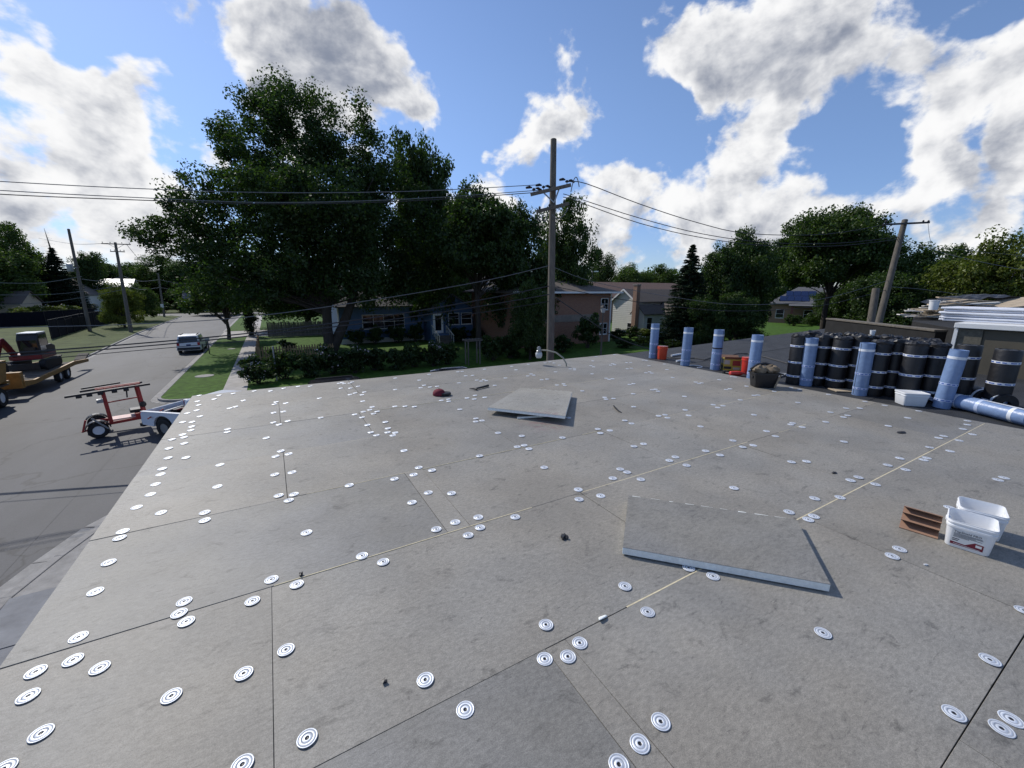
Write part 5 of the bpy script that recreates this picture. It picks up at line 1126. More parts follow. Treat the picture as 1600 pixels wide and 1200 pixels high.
# ------------------------------------------------------------------ houses
def gable(mb, u0, u1, v0, v1, ze, zr_, axis='u', ov=.35, th=.14):
    # two roof slabs; ridge along axis
    if axis == 'u':
        vm = (v0 + v1) / 2; k = (zr_ - ze) / (vm - v0)
        for s, ve in ((-1, v0 - ov), (1, v1 + ov)):
            zz = ze - k * ov
            q = [(u0 - ov, ve, zz), (u1 + ov, ve, zz), (u1 + ov, vm, zr_), (u0 - ov, vm, zr_)]
            mb.hexa([(x, y, z + .02) for x, y, z in q], [(x, y, z + th) for x, y, z in q])
    else:
        um = (u0 + u1) / 2; k = (zr_ - ze) / (um - u0)
        for s, ue in ((-1, u0 - ov), (1, u1 + ov)):
            zz = ze - k * ov
            q = [(ue, v0 - ov, zz), (ue, v1 + ov, zz), (um, v1 + ov, zr_), (um, v0 - ov, zr_)]
            mb.hexa([(x, y, z + .02) for x, y, z in q], [(x, y, z + th) for x, y, z in q])
    return mb
def gwall(u0, u1, v0, v1, z0, ze, zr_, axis='u'):
    if axis == 'u': return MB().prism([(v0, z0), (v1, z0), (v1, ze), ((v0 + v1) / 2, zr_), (v0, ze)], u0, u1, 'x')
    return MB().prism([(u0, z0), (u1, z0), (u1, ze), ((u0 + u1) / 2, zr_), (u0, ze)], v0, v1, 'y')
def hip(u0, u1, v0, v1, ze, zr_, ov=.5):
    a = [(u0 - ov, v0 - ov, ze), (u1 + ov, v0 - ov, ze), (u1 + ov, v1 + ov, ze), (u0 - ov, v1 + ov, ze)]
    L, W = u1 - u0, v1 - v0
    if L >= W: r = [(u0 + W / 2, (v0 + v1) / 2, zr_), (u1 - W / 2, (v0 + v1) / 2, zr_)]; fs = [(4, 5, 9, 8), (5, 6, 9), (6, 7, 8, 9), (7, 4, 8)]
    else: r = [((u0 + u1) / 2, v0 + L / 2, zr_), ((u0 + u1) / 2, v1 - L / 2, zr_)]; fs = [(4, 5, 8), (5, 6, 9, 8), (6, 7, 9), (7, 4, 8, 9)]
    lo = [(x, y, z - .16) for x, y, z in a]
    return MB().add(lo + a + r, [(3, 2, 1, 0), (0, 1, 5, 4), (1, 2, 6, 5), (2, 3, 7, 6), (3, 0, 4, 7)] + fs)
def window(parent, face, a, b, z0, z1, off, m=M_WHITE, mullion=1, glass=M_GLASS):
    # face 'v': wall normal -v at v=off, a..b along u.  face 'u': wall normal -u at u=off, a..b along v
    def bx(name, x0, x1, y0, y1, d0, d1, mm, par):
        if face == 'v': return MB().box((x0, off - d1, y0), (x1, off - d0, y1)).build(name, mm, par)
        return MB().box((off - d1, x0, y0), (off - d0, x1, y1)).build(name, mm, par)
    w = bx('window', a, b, z0, z1, .004, .05, m, parent); fr_ = .09
    n = mullion + 1; cw = (b - a - fr_) / n
    for i in range(n):
        x0 = a + fr_ / 2 + i * cw + fr_ / 4; x1 = x0 + cw - fr_ / 2; zm = (z0 + z1) / 2
        for q0, q1 in ((z0 + fr_ / 2 + .02, zm - .025), (zm + .025, z1 - fr_ / 2 - .02)): bx('pane', x0, x1, q0, q1, .05, .056, glass, w)
    bx('sill', a - .06, b + .06, z0 - .06, z0, .0, .09, m, w)
    return w
def clap(parent, face, a, b, z0, z1, off, m, step=.2):
    k = 0; z = z0
    while z < z1 - .02:
        h_ = min(step, z1 - z)
        if face == 'v': MB().add([(a, off - .03, z), (b, off - .03, z), (b, off - .006, z + h_), (a, off - .006, z + h_), (a, off, z), (b, off, z), (b, off, z + h_), (a, off, z + h_)], [(0, 1, 2, 3), (4, 5, 1, 0), (3, 2, 6, 7), (0, 3, 7, 4), (1, 5, 6, 2)]).build('siding_board', m, parent)
        else: MB().add([(off - .03, a, z), (off - .03, b, z), (off - .006, b, z + h_), (off - .006, a, z + h_), (off, a, z), (off, b, z), (off, b, z + h_), (off, a, z + h_)], [(0, 1, 2, 3), (4, 5, 1, 0), (3, 2, 6, 7), (0, 3, 7, 4), (1, 5, 6, 2)]).build('siding_board', m, parent)
        z += step
g0 = GZ + .1
# blue house behind the maple
bh = thing('blue_house', 'blue clapboard house with a white-trimmed picture window and enclosed porch', 'house', (0, 0, 0))
w_ = gwall(6.2, 16.6, 48.0, 57, g0, g0 + 4.1, g0 + 6.4).build('wall', M_SIDB, bh)
clap(w_, 'v', 6.2, 16.6, g0 + .55, g0 + 4.05, 48.0, M_SIDB, .22)
MB().box((6.15, 47.94, g0), (16.6, 48.0, g0 + .55)).build('foundation', M_CREAM, bh)
gable(MB(), 6.2, 16.6, 48.0, 57, g0 + 4.1, g0 + 6.4).build('roof', M_SHINGG, bh)
MB().box((6.1, 47.93, g0 + .5), (6.24, 48.0, g0 + 4.1)).build('corner_board', M_WHITE, bh)
window(bh, 'v', 8.6, 13.3, g0 + 1.55, g0 + 3.15, 47.975, M_CREAM, 3)
pw = gwall(15.6, 20.8, 45.4, 52, g0, g0 + 3.7, g0 + 5.3, 'v').build('porch_wall', M_SIDB, bh); clap(pw, 'v', 17.5, 20.8, g0 + .3, g0 + 3.5, 45.4, M_SIDB, .22)
gable(MB(), 15.6, 20.8, 45.4, 52, g0 + 3.7, g0 + 5.3, 'v').build('porch_roof', M_SHINGG, bh)
for a in (17.7, 19.3): window(bh, 'v', a, a + 1.35, g0 + 1.9, g0 + 3.25, 45.37, M_WHITE, 0)
dr = MB().box((15.85, 45.33, g0 + 1.0), (17.05, 45.4, g0 + 3.2)).build('door', M_WHITE, bh)
MB().box((16.1, 45.32, g0 + 1.3), (16.8, 45.335, g0 + 3.0)).build('pane', M_GLASS, dr)
stp = MB().box((15.7, 44.2, g0), (17.3, 45.38, g0 + 1.0)).build('stoop', M_SIDB, bh)
for k in range(5): MB().box((15.7, 44.2 - (k + 1) * .28, g0), (17.3, 44.2 - k * .28 - .002, g0 + .83 - k * .17)).build('step', M_WOODD, stp)
for x in (15.65, 17.3):
    MB().bar((x, 42.8, g0 + .9), (x, 45.3, g0 + 1.95), .06, .08).build('handrail', M_CREAM, bh)
    for k in range(5): MB().bar((x, 42.9 + k * .55, g0 + .1 + k * .2), (x, 42.9 + k * .55, g0 + .95 + k * .22), .05, .05).build('baluster', M_CREAM, bh)
# brick apartment block with hip roof behind the pole
ba = thing('brick_apartments', 'two-storey orange brick apartment block with a wide-eaved hip roof', 'building', (0, 0, 0))
MB().box((21.5, 36.2, g0), (34.2, 47, g0 + 5.55)).build('wall', M_BRICK, ba)
MB().box((21.45, 36.12, g0 + 2.5), (32.4, 36.2, g0 + 3.25)).build('stone_band', mat('stone_band', (.24, .20, .165), .9, var=.2, scale=2), ba)
hip(21.5, 34.2, 36.2, 47, g0 + 5.7, g0 + 7.6, .85).build('roof', M_SHING, ba)
MB().box((20.6, 35.25, g0 + 5.55), (35.1, 35.36, g0 + 5.74)).build('gutter', M_WHITE, ba)
MB().box((34.02, 36.1, g0), (34.16, 36.2, g0 + 5.5)).build('downspout', M_WHITE, ba)
for z in (.9, 3.7): window(ba, 'v', 32.6, 33.7, g0 + z, g0 + z + 1.3, 36.19, M_WHITE, 1)
b2h = thing('brick_apartments', 'tan brick two-storey block with small white windows glimpsed between the trees', 'building', (0, 0, 0))
MB().box((24.5, 62, g0), (42, 74, g0 + 6.6)).build('wall', M_BRICK2, b2h)
hip(24.5, 42, 62, 74, g0 + 6.8, g0 + 8.6, .7).build('roof', M_SHINGG, b2h)
for z in (1.2, 4.2):
    for u in (25.6, 29.5, 33, 37, 40): window(b2h, 'v', u, u + 1.0, g0 + z, g0 + z + 1.5, 61.99, M_WHITE, 0)
    for v in (63.5, 67, 70.5): window(b2h, 'u', v, v + 1.0, g0 + z, g0 + z + 1.5, 24.49, M_WHITE, 0)
MB().box((23.2, 64, g0 + 5.0), (24.5, 72, g0 + 5.2)).build('canopy', M_SHINGG, b2h)
# white house with brick chimney
wh = thing('white_house', 'white clapboard gabled house with a brick chimney and low front wing', 'house', (0, 0, 0))
ww = gwall(41.1, 53, 38.9, 43.1, g0, g0 + 4.5, g0 + 5.9).build('wall', M_SIDW, wh); clap(ww, 'u', 38.9, 43.1, g0 + .3, g0 + 4.4, 41.1, M_SIDW, .25)
gable(MB(), 41.1, 53, 38.9, 43.1, g0 + 4.5, g0 + 5.9, ov=.3).build('roof', M_SHING, wh)
for s in (-1, 1): MB().bar((40.76, 41 + s * 2.45, g0 + 4.32), (40.76, 41, g0 + 5.98), .06, .2).build('gable_trim', M_WHITE, wh)
cm = MB().box((40.5, 38.35, g0), (41.1, 38.98, g0 + 6.5)).build('chimney', M_BRICK2, wh); MB().box((40.44, 38.29, g0 + 6.5), (41.16, 39.04, g0 + 6.62)).build('chimney_cap', M_CONC, cm)
window(wh, 'u', 39.3, 40.2, g0 + .5, g0 + 1.7, 41.07, M_WHITE, 0)
wg = gwall(41.3, 46.9, 37.6, 39.6, g0, g0 + 3.0, g0 + 3.9).build('wing_wall', M_SIDW, wh); clap(wg, 'v', 41.3, 46.9, g0 + .3, g0 + 2.95, 37.6, M_SIDW, .25)
gable(MB(), 41.3, 46.9, 37.6, 39.6, g0 + 3.0, g0 + 3.9, 'u', .25).build('wing_roof', M_SHING, wh)
window(wh, 'v', 41.75, 42.75, g0 + .9, g0 + 2.5, 37.57, M_WHITE, 0); window(wh, 'v', 45.4, 46.4, g0 + .9, g0 + 2.5, 37.57, M_WHITE, 0)
eg = gwall(44.7, 47.1, 36.4, 38.6, g0, g0 + 3.0, g0 + 4.2, 'v').build('entry_wall', M_SIDW, wh); gable(MB(), 44.7, 47.1, 36.4, 39, g0 + 3.0, g0 + 4.2, 'v', .25).build('entry_roof', M_SHING, wh)
window(wh, 'v', 45.3, 46.5, g0 + .9, g0 + 2.6, 36.37, M_WHITE, 0)
# farther roofs
def plain_house(label, u0, u1, v0, v1, he, hr, mw, mr, wins=(), axis='u', name='house', chim=False):
    t = thing(name, label, 'house', (0, 0, 0)); gwall(u0, u1, v0, v1, g0, g0 + he, g0 + hr, axis).build('wall', mw, t); gable(MB(), u0, u1, v0, v1, g0 + he, g0 + hr, axis).build('roof', mr, t)
    for f_, a, b_, z0, z1 in wins: window(t, f_, a, b_, g0 + z0, g0 + z1, (v0 if f_ == 'v' else u0) - .01, M_WHITE, 0)
    if chim: MB().box((u0 + 2, (v0 + v1) / 2 - .4, g0 + he), (u0 + 2.8, (v0 + v1) / 2 + .4, g0 + hr + .8)).build('chimney', M_BRICK2, t)
    return t
plain_house('long low house with reddish-brown roof behind the white house', 52, 92, 62, 72, 4.6, 7.4, M_BRICK2, mat('red_brown_shingle', (.17, .105, .08), .9, var=.3, scale=6), [('v', 56, 58, 1, 2.4), ('v', 64, 66, 1, 2.4)], chim=True)
sh_ = thing('solar_house', 'brick house with solar panels on its grey hip roof among the trees', 'house', (85.0, 37.8, 0), -1.12)
MB().box((-7, 0, g0), (7, 8, g0 + 3.5)).build('wall', M_BRICK2, sh_)
hip(-7, 7, 0, 8, g0 + 3.6, g0 + 6.6, .5).build('roof', M_SHINGG, sh_)
for a_ in (-5.9, -1.6, 2.6): window(sh_, 'v', a_, a_ + 1.3, g0 + .9, g0 + 2.5, -.01, M_WHITE, 0)
for r_ in range(2):
    for c_ in range(4):
        k = 3.0 / 4.5; f = lambda v: g0 + 3.6 + k * (v + .5) + .05
        v_a = .1 + r_ * 1.35; u_a = -5.6 + r_ * .9 + c_ * 1.15
        MB().hexa([(u_a, v_a, f(v_a)), (u_a + 1.09, v_a, f(v_a)), (u_a + 1.09, v_a + 1.28, f(v_a + 1.28)), (u_a, v_a + 1.28, f(v_a + 1.28))], [(u_a, v_a, f(v_a) + .06), (u_a + 1.09, v_a, f(v_a) + .06), (u_a + 1.09, v_a + 1.28, f(v_a + 1.28) + .06), (u_a, v_a + 1.28, f(v_a + 1.28) + .06)]).build('solar_panel', M_SOLAR, sh_)
for u in (-3.6, .9): MB().box((u, -2.0, g0), (u + .4, -1.6, g0 + 3.2)).build('porch_post', mat('red_post', (.22, .07, .06), .7), sh_)
MB().hexa([(-4.0, -2.3, g0 + 3.2), (1.7, -2.3, g0 + 3.2), (1.7, 0, g0 + 3.45), (-4.0, 0, g0 + 3.45)], [(-4.0, -2.3, g0 + 3.3), (1.7, -2.3, g0 + 3.3), (1.7, -.02, g0 + 3.58), (-4.0, -.02, g0 + 3.58)]).build('porch_roof', M_SHINGG, sh_)
plain_house('long beige bungalow behind the dark screen fence and trees', -76, -42, 118, 127, 3.0, 5.2, M_BEIGE, M_SHING, [('v', u, u + 1.6, 1.0, 2.2) for u in (-72, -66, -60, -54, -47)])
plain_house('white gabled garage beyond the roadside trees', -46, -38, 140, 150, 4.5, 8.0, M_SIDW, M_SHING, [('v', -43, -41.5, 4.6, 5.8)], 'v')
plain_house('pale house with bright white roof glimpsed past the roadside pole', -39.5, -32, 150, 158, 6.3, 8.3, M_BEIGE, M_WHITE)
plain_house('grey house in deep shade beyond the cross street', -20, -8, 142, 152, 3.4, 6.4, M_SIDW, M_SHINGG, [('v', -18, -16.5, 1, 2.3)])
plain_house('brick bungalow half hidden behind the debris heap and trees', 66, 80, 8, 18, 3.2, 5.8, M_BRICK2, M_SHING, [('u', 10, 11.4, 1, 2.4)])
# ------------------------------------------------------------------ fences, arbor, small garden things
def picket_fence(label, a, b_, h, w, gap, m, z=g0, pointed=True, th=.022, name='picket_fence'):
    a, b_ = Vector((a[0], a[1], 0)), Vector((b_[0], b_[1], 0)); d = b_ - a; L = d.length
    t = thing(name, label, 'fence', (a.x, a.y, z), math.atan2(d.y, d.x))
    pr = [(-w / 2, .04), (w / 2, .04), (w / 2, h - w * .6), (0, h), (-w / 2, h - w * .6)] if pointed else [(-w / 2, .02), (w / 2, .02), (w / 2, h), (-w / 2, h)]
    me = MB().prism(pr, -th / 2 - .035, th / 2 - .035, 'y').mesh('picket'); me.materials.append(m)
    n = int(L / (w + gap))
    for i in range(n): inst(me, 'picket', t, ((i + .5) * L / n, 0, 0), (random.uniform(-.02, .02), random.uniform(-.02, .02), 0), (1, 1, random.uniform(.96, 1.03)))
    for zz in (h * .25, h * .75): MB().box((0, -.02, zz - .04), (L, .02, zz + .04)).build('rail', m, t)
    for i in range(int(L / 2.4) + 1): MB().box((min(i * 2.4, L) - .05, -.02, -.1), (min(i * 2.4, L) + .05, .08, h + .05)).build('post', m, t)
    return t
picket_fence('low tan picket fence in front of the shaded garden lawn', (-1.3, 40.2), (4.6, 40.2), 1.15, .11, .10, M_WOOD)
picket_fence('low picket fence running along the sidewalk edge', (-1.4, 40.2), (-1.5, 52.5), 1.1, .11, .09, M_WOOD)
picket_fence('tall grey stockade fence at the back of the garden', (-.6, 59.5), (6.6, 58.5), 1.9, .14, .012, M_WOODG, pointed=True, name='stockade_fence')
def screen_fence(label, pts_, h, drop):
    P = [Vector((q.x, q.y, 0)) for q in pts_]
    t = thing('screen_fence', label, 'fence', (P[0].x, P[0].y, GZ + .1)); rn = random.Random(3)
    for i in range(len(P) - 1):
        a, b_ = P[i] - P[0], P[i + 1] - P[0]; L = (b_ - a).length; n = max(1, int(L / 3)); prev = h
        for k in range(n):
            q0, q1 = a.lerp(b_, k / n), a.lerp(b_, (k + 1) / n); h0 = prev; h1 = h - rn.uniform(0, drop); prev = h1
            MB().hexa([q0, q1, q1 + Vector((.02, .03, 0)), q0 + Vector((.02, .03, 0))], [q0 + Vector((0, 0, h0)), q1 + Vector((0, 0, h1)), q1 + Vector((.02, .03, h1)), q0 + Vector((.02, .03, h0))]).build('fabric_panel', M_NAVY, t)
            MB().tube([q0 + Vector((.05, .08, 0)), q0 + Vector((.05, .08, h + .1))], .035, 6).build('post', M_DARK, t)
        MB().tube([a + Vector((.05, .08, h + .05)), b_ + Vector((.05, .08, h + .05))], .022, 6).build('top_rail', M_DARK, t)
    return t
screen_fence('sagging dark screened chain-link fence beside the roadside lawn', [G(80, 530, GZ + .1), G(135, 513, GZ + .1), G(190, 501, GZ + .1)], 2.2, .55)
screen_fence('long dark screened fence in front of the beige bungalow', [G(-60, 515, GZ + .1), G(0, 512, GZ + .1), G(72, 508, GZ + .1), G(150, 500, GZ + .1)], 2.2, .1)
ab = thing('garden_arbor', 'slim wooden garden arbor standing on the lawn beside the shrubs', 'arbor', (13.7, 30.0, g0))
for x in (-.5, .5):
    for y in (-.28, .28): MB().box((x - .04, y - .04, 0), (x + .04, y + .04, 1.9)).build('post', M_WOODG, ab)
for y in (-.28, .28): MB().box((-.75, y - .03, 1.9), (.75, y + .03, 2.0)).build('beam', M_WOODG, ab)
for k in range(6): MB().box((-.7 + k * .27, -.42, 2.0), (-.65 + k * .27, .42, 2.06)).build('slat', M_WOODG, ab)
q = gp(938, 570); dl_ = (q - Vector((0, 0, EYE))).dot(CF)
lpst = thing('lamp_post', 'garden lamp post with a lantern in front of the brick apartments', 'lamp', (q.x, q.y, g0))
MB().tube([(0, 0, 0), (0, 0, 4.1)], [.09, .05], 10).build('post', M_WOODD, lpst)
MB().lathe([(.08, 4.1), (.14, 4.15), (.2, 4.5), (.22, 4.52)], 8).build('lantern_glass', mat('lantern_glass', (.5, .5, .48), .2), lpst); MB().lathe([(.25, 4.52), (.2, 4.6), (.05, 4.75), (.02, 4.85)], 8).build('lantern_cap', M_DARK, lpst)
q = gp(328, 555); sp_ = thing('kerb_sign_post', 'short dark post with a small plate on the verge by the parked SUV', 'post', (q.x, q.y, g0))
MB().box((-.04, -.04, 0), (.04, .04, 1.5)).build('post', M_DARK, sp_); MB().box((-.16, -.06, 1.2), (.16, -.04, 1.6)).build('plate', M_STEEL, sp_)
q = gp(320, 590); o = MB().lathe([(.55, 0), (.55, .02), (.5, .03), (.1, .03)], 22).build('manhole_cover', M_CONC, loc=(q.x, q.y, g0 + .012)); tag(o, 'pale round utility cover set in the verge lawn', 'cover')
q = gp(362, 547); o = MB().lathe([(.35, 0), (.35, .02), (.3, .03), (.1, .03)], 18).build('manhole_cover', M_CONC, loc=(q.x, q.y, g0 + .012)); tag(o, 'smaller pale cover in the verge lawn near the street tree', 'cover')
q = gp(433, 597); o = MB().tube([(0, 0, 0), (0, 0, 2.3)], .05, 8).build('fence_post', M_STEEL, loc=(q.x, q.y, g0 - .02)); tag(o, 'thin grey metal post among the hedge shrubs', 'post')
bn = thing('recycling_bin', 'blue wheeled bin beside the beige bungalow', 'bin', (-44.0, 112, g0)); MB().hexa([(-.4, -.4, 0), (.4, -.4, 0), (.4, .4, 0), (-.4, .4, 0)], [(-.5, -.5, 1.6), (.5, -.5, 1.6), (.5, .5, 1.6), (-.5, .5, 1.6)]).build('body', mat('bin_blue', (.03, .09, .30), .5), bn); MB().box((-.55, -.55, 1.6), (.55, .55, 1.72)).build('lid', mat('bin_blue', (.03, .09, .30), .5), bn)
# ------------------------------------------------------------------ vegetation
def leaf_mesh(name, centers, radii, per, size, m, rs, up=.35, flat=.8, droop=0.0, aspect=.62):
    """many small bent leaves spread through clumps; centers (n,3), radii (n,)"""
    n = len(centers); idx = np.repeat(np.arange(n), per); N = len(idx)
    d = rs.normal(size=(N, 3)); d /= np.linalg.norm(d, axis=1, keepdims=True)
    r = radii[idx] * (rs.random(N) ** .45)
    P = centers[idx] + d * r[:, None] * np.array([1, 1, flat]); P[:, 2] -= droop * rs.random(N)
    nr = d * .55 + rs.normal(size=(N, 3)) * .6 + np.array([0, 0, up]); nr /= np.linalg.norm(nr, axis=1, keepdims=True)
    t = np.cross(nr, rs.normal(size=(N, 3))); t /= np.linalg.norm(t, axis=1, keepdims=True)
    bt = np.cross(nr, t); s = size * (.6 + .8 * rs.random(N))[:, None]
    v = np.empty((N, 4, 3)); v[:, 0] = P - t * s * .5; v[:, 1] = P + bt * s * aspect * .5 - nr * s * .10; v[:, 2] = P + t * s * .5 - nr * s * .06; v[:, 3] = P - bt * s * aspect * .5 - nr * s * .10
    return raw_quads(name, v.reshape(-1, 3), m)
def raw_quads(name, v, m):
    me = bpy.data.meshes.new(name); N = len(v) // 4
    me.vertices.add(4 * N); me.loops.add(4 * N); me.polygons.add(N)
    me.vertices.foreach_set('co', v.astype(np.float32).ravel()); me.loops.foreach_set('vertex_index', np.arange(4 * N, dtype=np.int32))
    me.polygons.foreach_set('loop_start', np.arange(0, 4 * N, 4, dtype=np.int32)); me.polygons.foreach_set('loop_total', np.full(N, 4, dtype=np.int32))
    me.materials.append(m); me.update(calc_edges=True); me.validate(); return me
def crown_clumps(rs, lobes, n, cr):
    """clump centres near the surface and inside of several ellipsoid lobes (cx,cy,cz,rx,ry,rz)"""
    vol = np.array([l[3] * l[4] * l[5] for l in lobes]) ** .7; pick = rs.choice(len(lobes), n, p=vol / vol.sum())
    L = np.array(lobes)[pick]; d = rs.normal(size=(n, 3)); d /= np.linalg.norm(d, axis=1, keepdims=True)
    rad = rs.random(n) ** .33 * .92 + .06 * rs.normal(size=n)
    C = L[:, :3] + d * rad[:, None] * L[:, 3:6]; R_ = cr * (.55 + .9 * rs.random(n)); return C, R_
def make_tree(name, lobes, nclump, cr, per, leaf, m, th, tr, seedv, nl=9, forks=None):
    rs = np.random.default_rng(seedv); rn = random.Random(seedv)
    C, R_ = crown_clumps(rs, lobes, nclump, cr)
    crown = leaf_mesh(name + '_crown', C, R_, per, leaf, m, rs)
    tb = MB(); zc = np.mean([l[2] for l in lobes])
    tb.tube([(0, 0, -.1), (rn.uniform(-.1, .1), rn.uniform(-.1, .1), th * .5), (rn.uniform(-.2, .2), rn.uniform(-.2, .2), th)], [tr * 1.25, tr, tr * .85], 10)
    order = rs.permutation(nclump)[:nl * 4]
    for k, i in enumerate(order):
        e = Vector(C[i]); s = Vector((rn.uniform(-.15, .15), rn.uniform(-.15, .15), th * rn.uniform(.8, 1.0))); md = s.lerp(e, .5) + Vector((rn.uniform(-.4, .4), rn.uniform(-.4, .4), rn.uniform(0, .8)))
        q = tr * (.5 if k < nl else .24); tb.tube([s, s.lerp(md, .5) + Vector((0, 0, .15)), md, e], [q, q * .75, q * .5, q * .14], 6)
    trunk = tb.mesh(name + '_trunk'); trunk.materials.append(M_BARK)
    return trunk, crown
TG = 'trees of the neighbourhood'
def place_tree(meshes, label, loc, sc, rz, name='tree', group=None):
    t = thing(name, label, 'tree', loc, rz, group); t.scale = sc if isinstance(sc, tuple) else (sc, sc, sc)
    a = inst(meshes[0], 'trunk', t); b_ = inst(meshes[1], 'crown', t); return t
# the big maple, lobes laid out from its outline (depth about 38 m)
DT = 38.5
def lobe(x, y, r, dd=0, sq=1.0):
    c_ = D(x, y, DT + dd); k = (DT + dd) / F_PX; return (c_.x, c_.y, c_.z, r * k, r * k, r * k * sq)
base_m = gp(517, 556)
LB = [lobe(440, 175, 48), lobe(470, 210, 75), lobe(385, 240, 66), lobe(540, 235, 70), lobe(420, 300, 95, -2), lobe(330, 330, 62, -1), lobe(510, 310, 105), lobe(590, 290, 75, 2), lobe(300, 370, 60, -1), lobe(255, 372, 34, -2), lobe(225, 362, 16, -2, .8), lobe(395, 390, 95, 1),
      lobe(520, 390, 88, -2), lobe(620, 360, 80, 3), lobe(345, 420, 58, 1), lobe(450, 430, 66, 3), lobe(590, 412, 58, 1), lobe(295, 300, 28, -1), lobe(600, 445, 42, 2), lobe(500, 445, 46, 2), lobe(660, 430, 50, 4), lobe(420, 455, 40, 2), lobe(470, 405, 78, -5), lobe(560, 415, 58, -4), lobe(385, 430, 58, -4), lobe(440, 330, 70, -6), lobe(540, 330, 70, -6), lobe(400, 165, 26), lobe(500, 160, 22), lobe(560, 190, 30), lobe(360, 200, 30)]
LB = [(l[0] - base_m.x, l[1] - base_m.y, l[2] - g0) + l[3:] for l in LB]
mt = make_tree('maple', LB, 1180, 1.15, 165, .245, M_LEAF, 4.6, .42, 21, 12)
tm_ = place_tree(mt, 'huge dark maple with a forked trunk towering over the picket-fenced garden', (base_m.x, base_m.y, g0), 1, 0, 'maple_tree')
MB().tube([(.1, 0, .3), (1.3, .2, 2.6), (2.4, .5, 5.0), (3.0, 1, 8.0)], [.5, .42, .34, .2], 10).build('trunk_fork', M_BARK, tm_, smooth=True)
# prototypes in metres with their foot at the origin
def sph(h, w, n, rs_):     # a rounded uneven crown made of n lobes
    rn = random.Random(rs_); out = [(0, 0, h * .62, w * .36, w * .36, h * .30)]
    for k in range(n):
        a = 2 * math.pi * k / n + rn.uniform(-.4, .4); q = rn.uniform(.2, .34); out.append((w * .26 * math.cos(a), w * .26 * math.sin(a), h * rn.uniform(.30, .80), w * q * .8, w * q * .8, h * rn.uniform(.14, .22)))
    for k in range(4): a = 1.57 * k + rn.uniform(0, 1); out.append((w * .3 * math.cos(a), w * .3 * math.sin(a), h * rn.uniform(.16, .30), w * .2, w * .2, h * .13))
    out.append((rn.uniform(-.08, .08) * w, rn.uniform(-.08, .08) * w, h * .86, w * .17, w * .17, h * .13)); return out
P_DARK = [make_tree('dark_tree%d' % i, sph(12, 10, 8, 30 + i), 330, 1.0, 125, .27, M_LEAF, 2.0, .26, 30 + i) for i in range(3)]
P_MID = [make_tree('mid_tree%d' % i, sph(12, 10, 8, 40 + i), 320, 1.0, 118, .27, M_LEAF2, 2.0, .24, 40 + i) for i in range(3)]
def sph_hi(h, w, rs_): return [(x, y, z * .62 + h * .40, rx, ry, rz_ * .72) for x, y, z, rx, ry, rz_ in sph(h, w, 8, rs_)]
P_HIGHM = make_tree('high_mid_tree', sph_hi(12, 10, 36), 330, .95, 125, .27, M_LEAF2, 4.6, .26, 36)
P_HIGH = make_tree('high_crowned_tree', sph_hi(12, 10, 35), 330, .95, 130, .27, M_LEAF, 5.0, .26, 35)
P_YEL = make_tree('pale_tree', sph(12, 10, 8, 50), 300, 1.0, 120, .26, M_LEAFY, 2.0, .24, 50)
P_TALL = make_tree('column_tree', [(0, 0, 7.5, 2.6, 2.6, 5.5), (1.4, .3, 6, 2, 2, 3.2), (-1.3, .4, 7, 2, 2, 3.4), (.5, -1, 9.5, 1.6, 1.6, 2.6), (-.6, .5, 11, 1.2, 1.2, 2)], 170, .85, 75, .34, M_LEAF, 2.4, .22, 60)
def spruce_mesh(seedv, h=10, w=3.4, m=M_NEEDLE):
    rs = np.random.default_rng(seedv); C, R_ = [], []
    z = .6
    while z < h:
        f = 1 - z / h; rad = w / 2 * (f ** .85) * rs.uniform(.88, 1.1); nb = max(3, int(24 * f) + 4)
        for k in range(nb):
            a = rs.random() * 2 * math.pi
            for q in (.35, .6, .82, 1.0): C.append((rad * q * math.cos(a), rad * q * math.sin(a), z - .22 * rad * q + rs.normal() * .05)); R_.append(.12 + .24 * f * (1.25 - q * .6))
        z += .24 + .16 * f
    cr = leaf_mesh('spruce_crown', np.array(C), np.array(R_), 26, .17, m, rs, up=.1, flat=.55, aspect=.3)
    tb = MB().tube([(0, 0, -.1), (0, 0, h * .5), (0, 0, h)], [.2, .12, .02], 8); tr_ = tb.mesh('spruce_trunk'); tr_.materials.append(M_BARK); return tr_, cr
P_SPR = spruce_mesh(70)
def ptree(proto, label, x, ytop, depth, w_px, name='tree', rz=None, h0=12.0, w0=10.0, base_z=None):
    top = D(x, ytop, depth); h_ = top.z - g0; W_ = w_px * depth / F_PX
    return place_tree(proto, label, (top.x, top.y, g0 if base_z is None else base_z), (W_ / w0, W_ / w0, h_ / h0 * .985), random.uniform(0, 6.28) if rz is None else rz, name, TG)
ptree(P_DARK[0], 'tall dark tree merging with the flank of the big maple behind the blue house', 655, 212, 46, 130, 'tall_tree')
ptree(P_HIGH, 'dense dark tree over the blue house porch with slanting dark trunk', 745, 298, 39, 165, 'dense_tree')
ptree(P_DARK[2], 'dense dark tree behind the tall central pole on the blue house side', 815, 305, 41, 130, 'dense_tree')
ptree(P_MID[0], 'airy tree behind the tall central pole on the brick block side', 887, 300, 47, 105, 'airy_tree')
ptree(P_DARK[0], 'dark tree filling the gap behind the blue house', 690, 330, 64, 150, 'dense_tree')
ptree(P_DARK[1], 'shade tree behind the stockade fence', 470, 400, 62, 190, 'dense_tree')
ptree(P_DARK[2], 'low dark tree behind the blue house roof', 590, 420, 60, 130, 'dense_tree')
ptree(P_MID[1], 'ivy-covered small tree in front of the orange brick block', 830, 430, 34, 70, 'small_tree')
st_ = gp(358, 532)
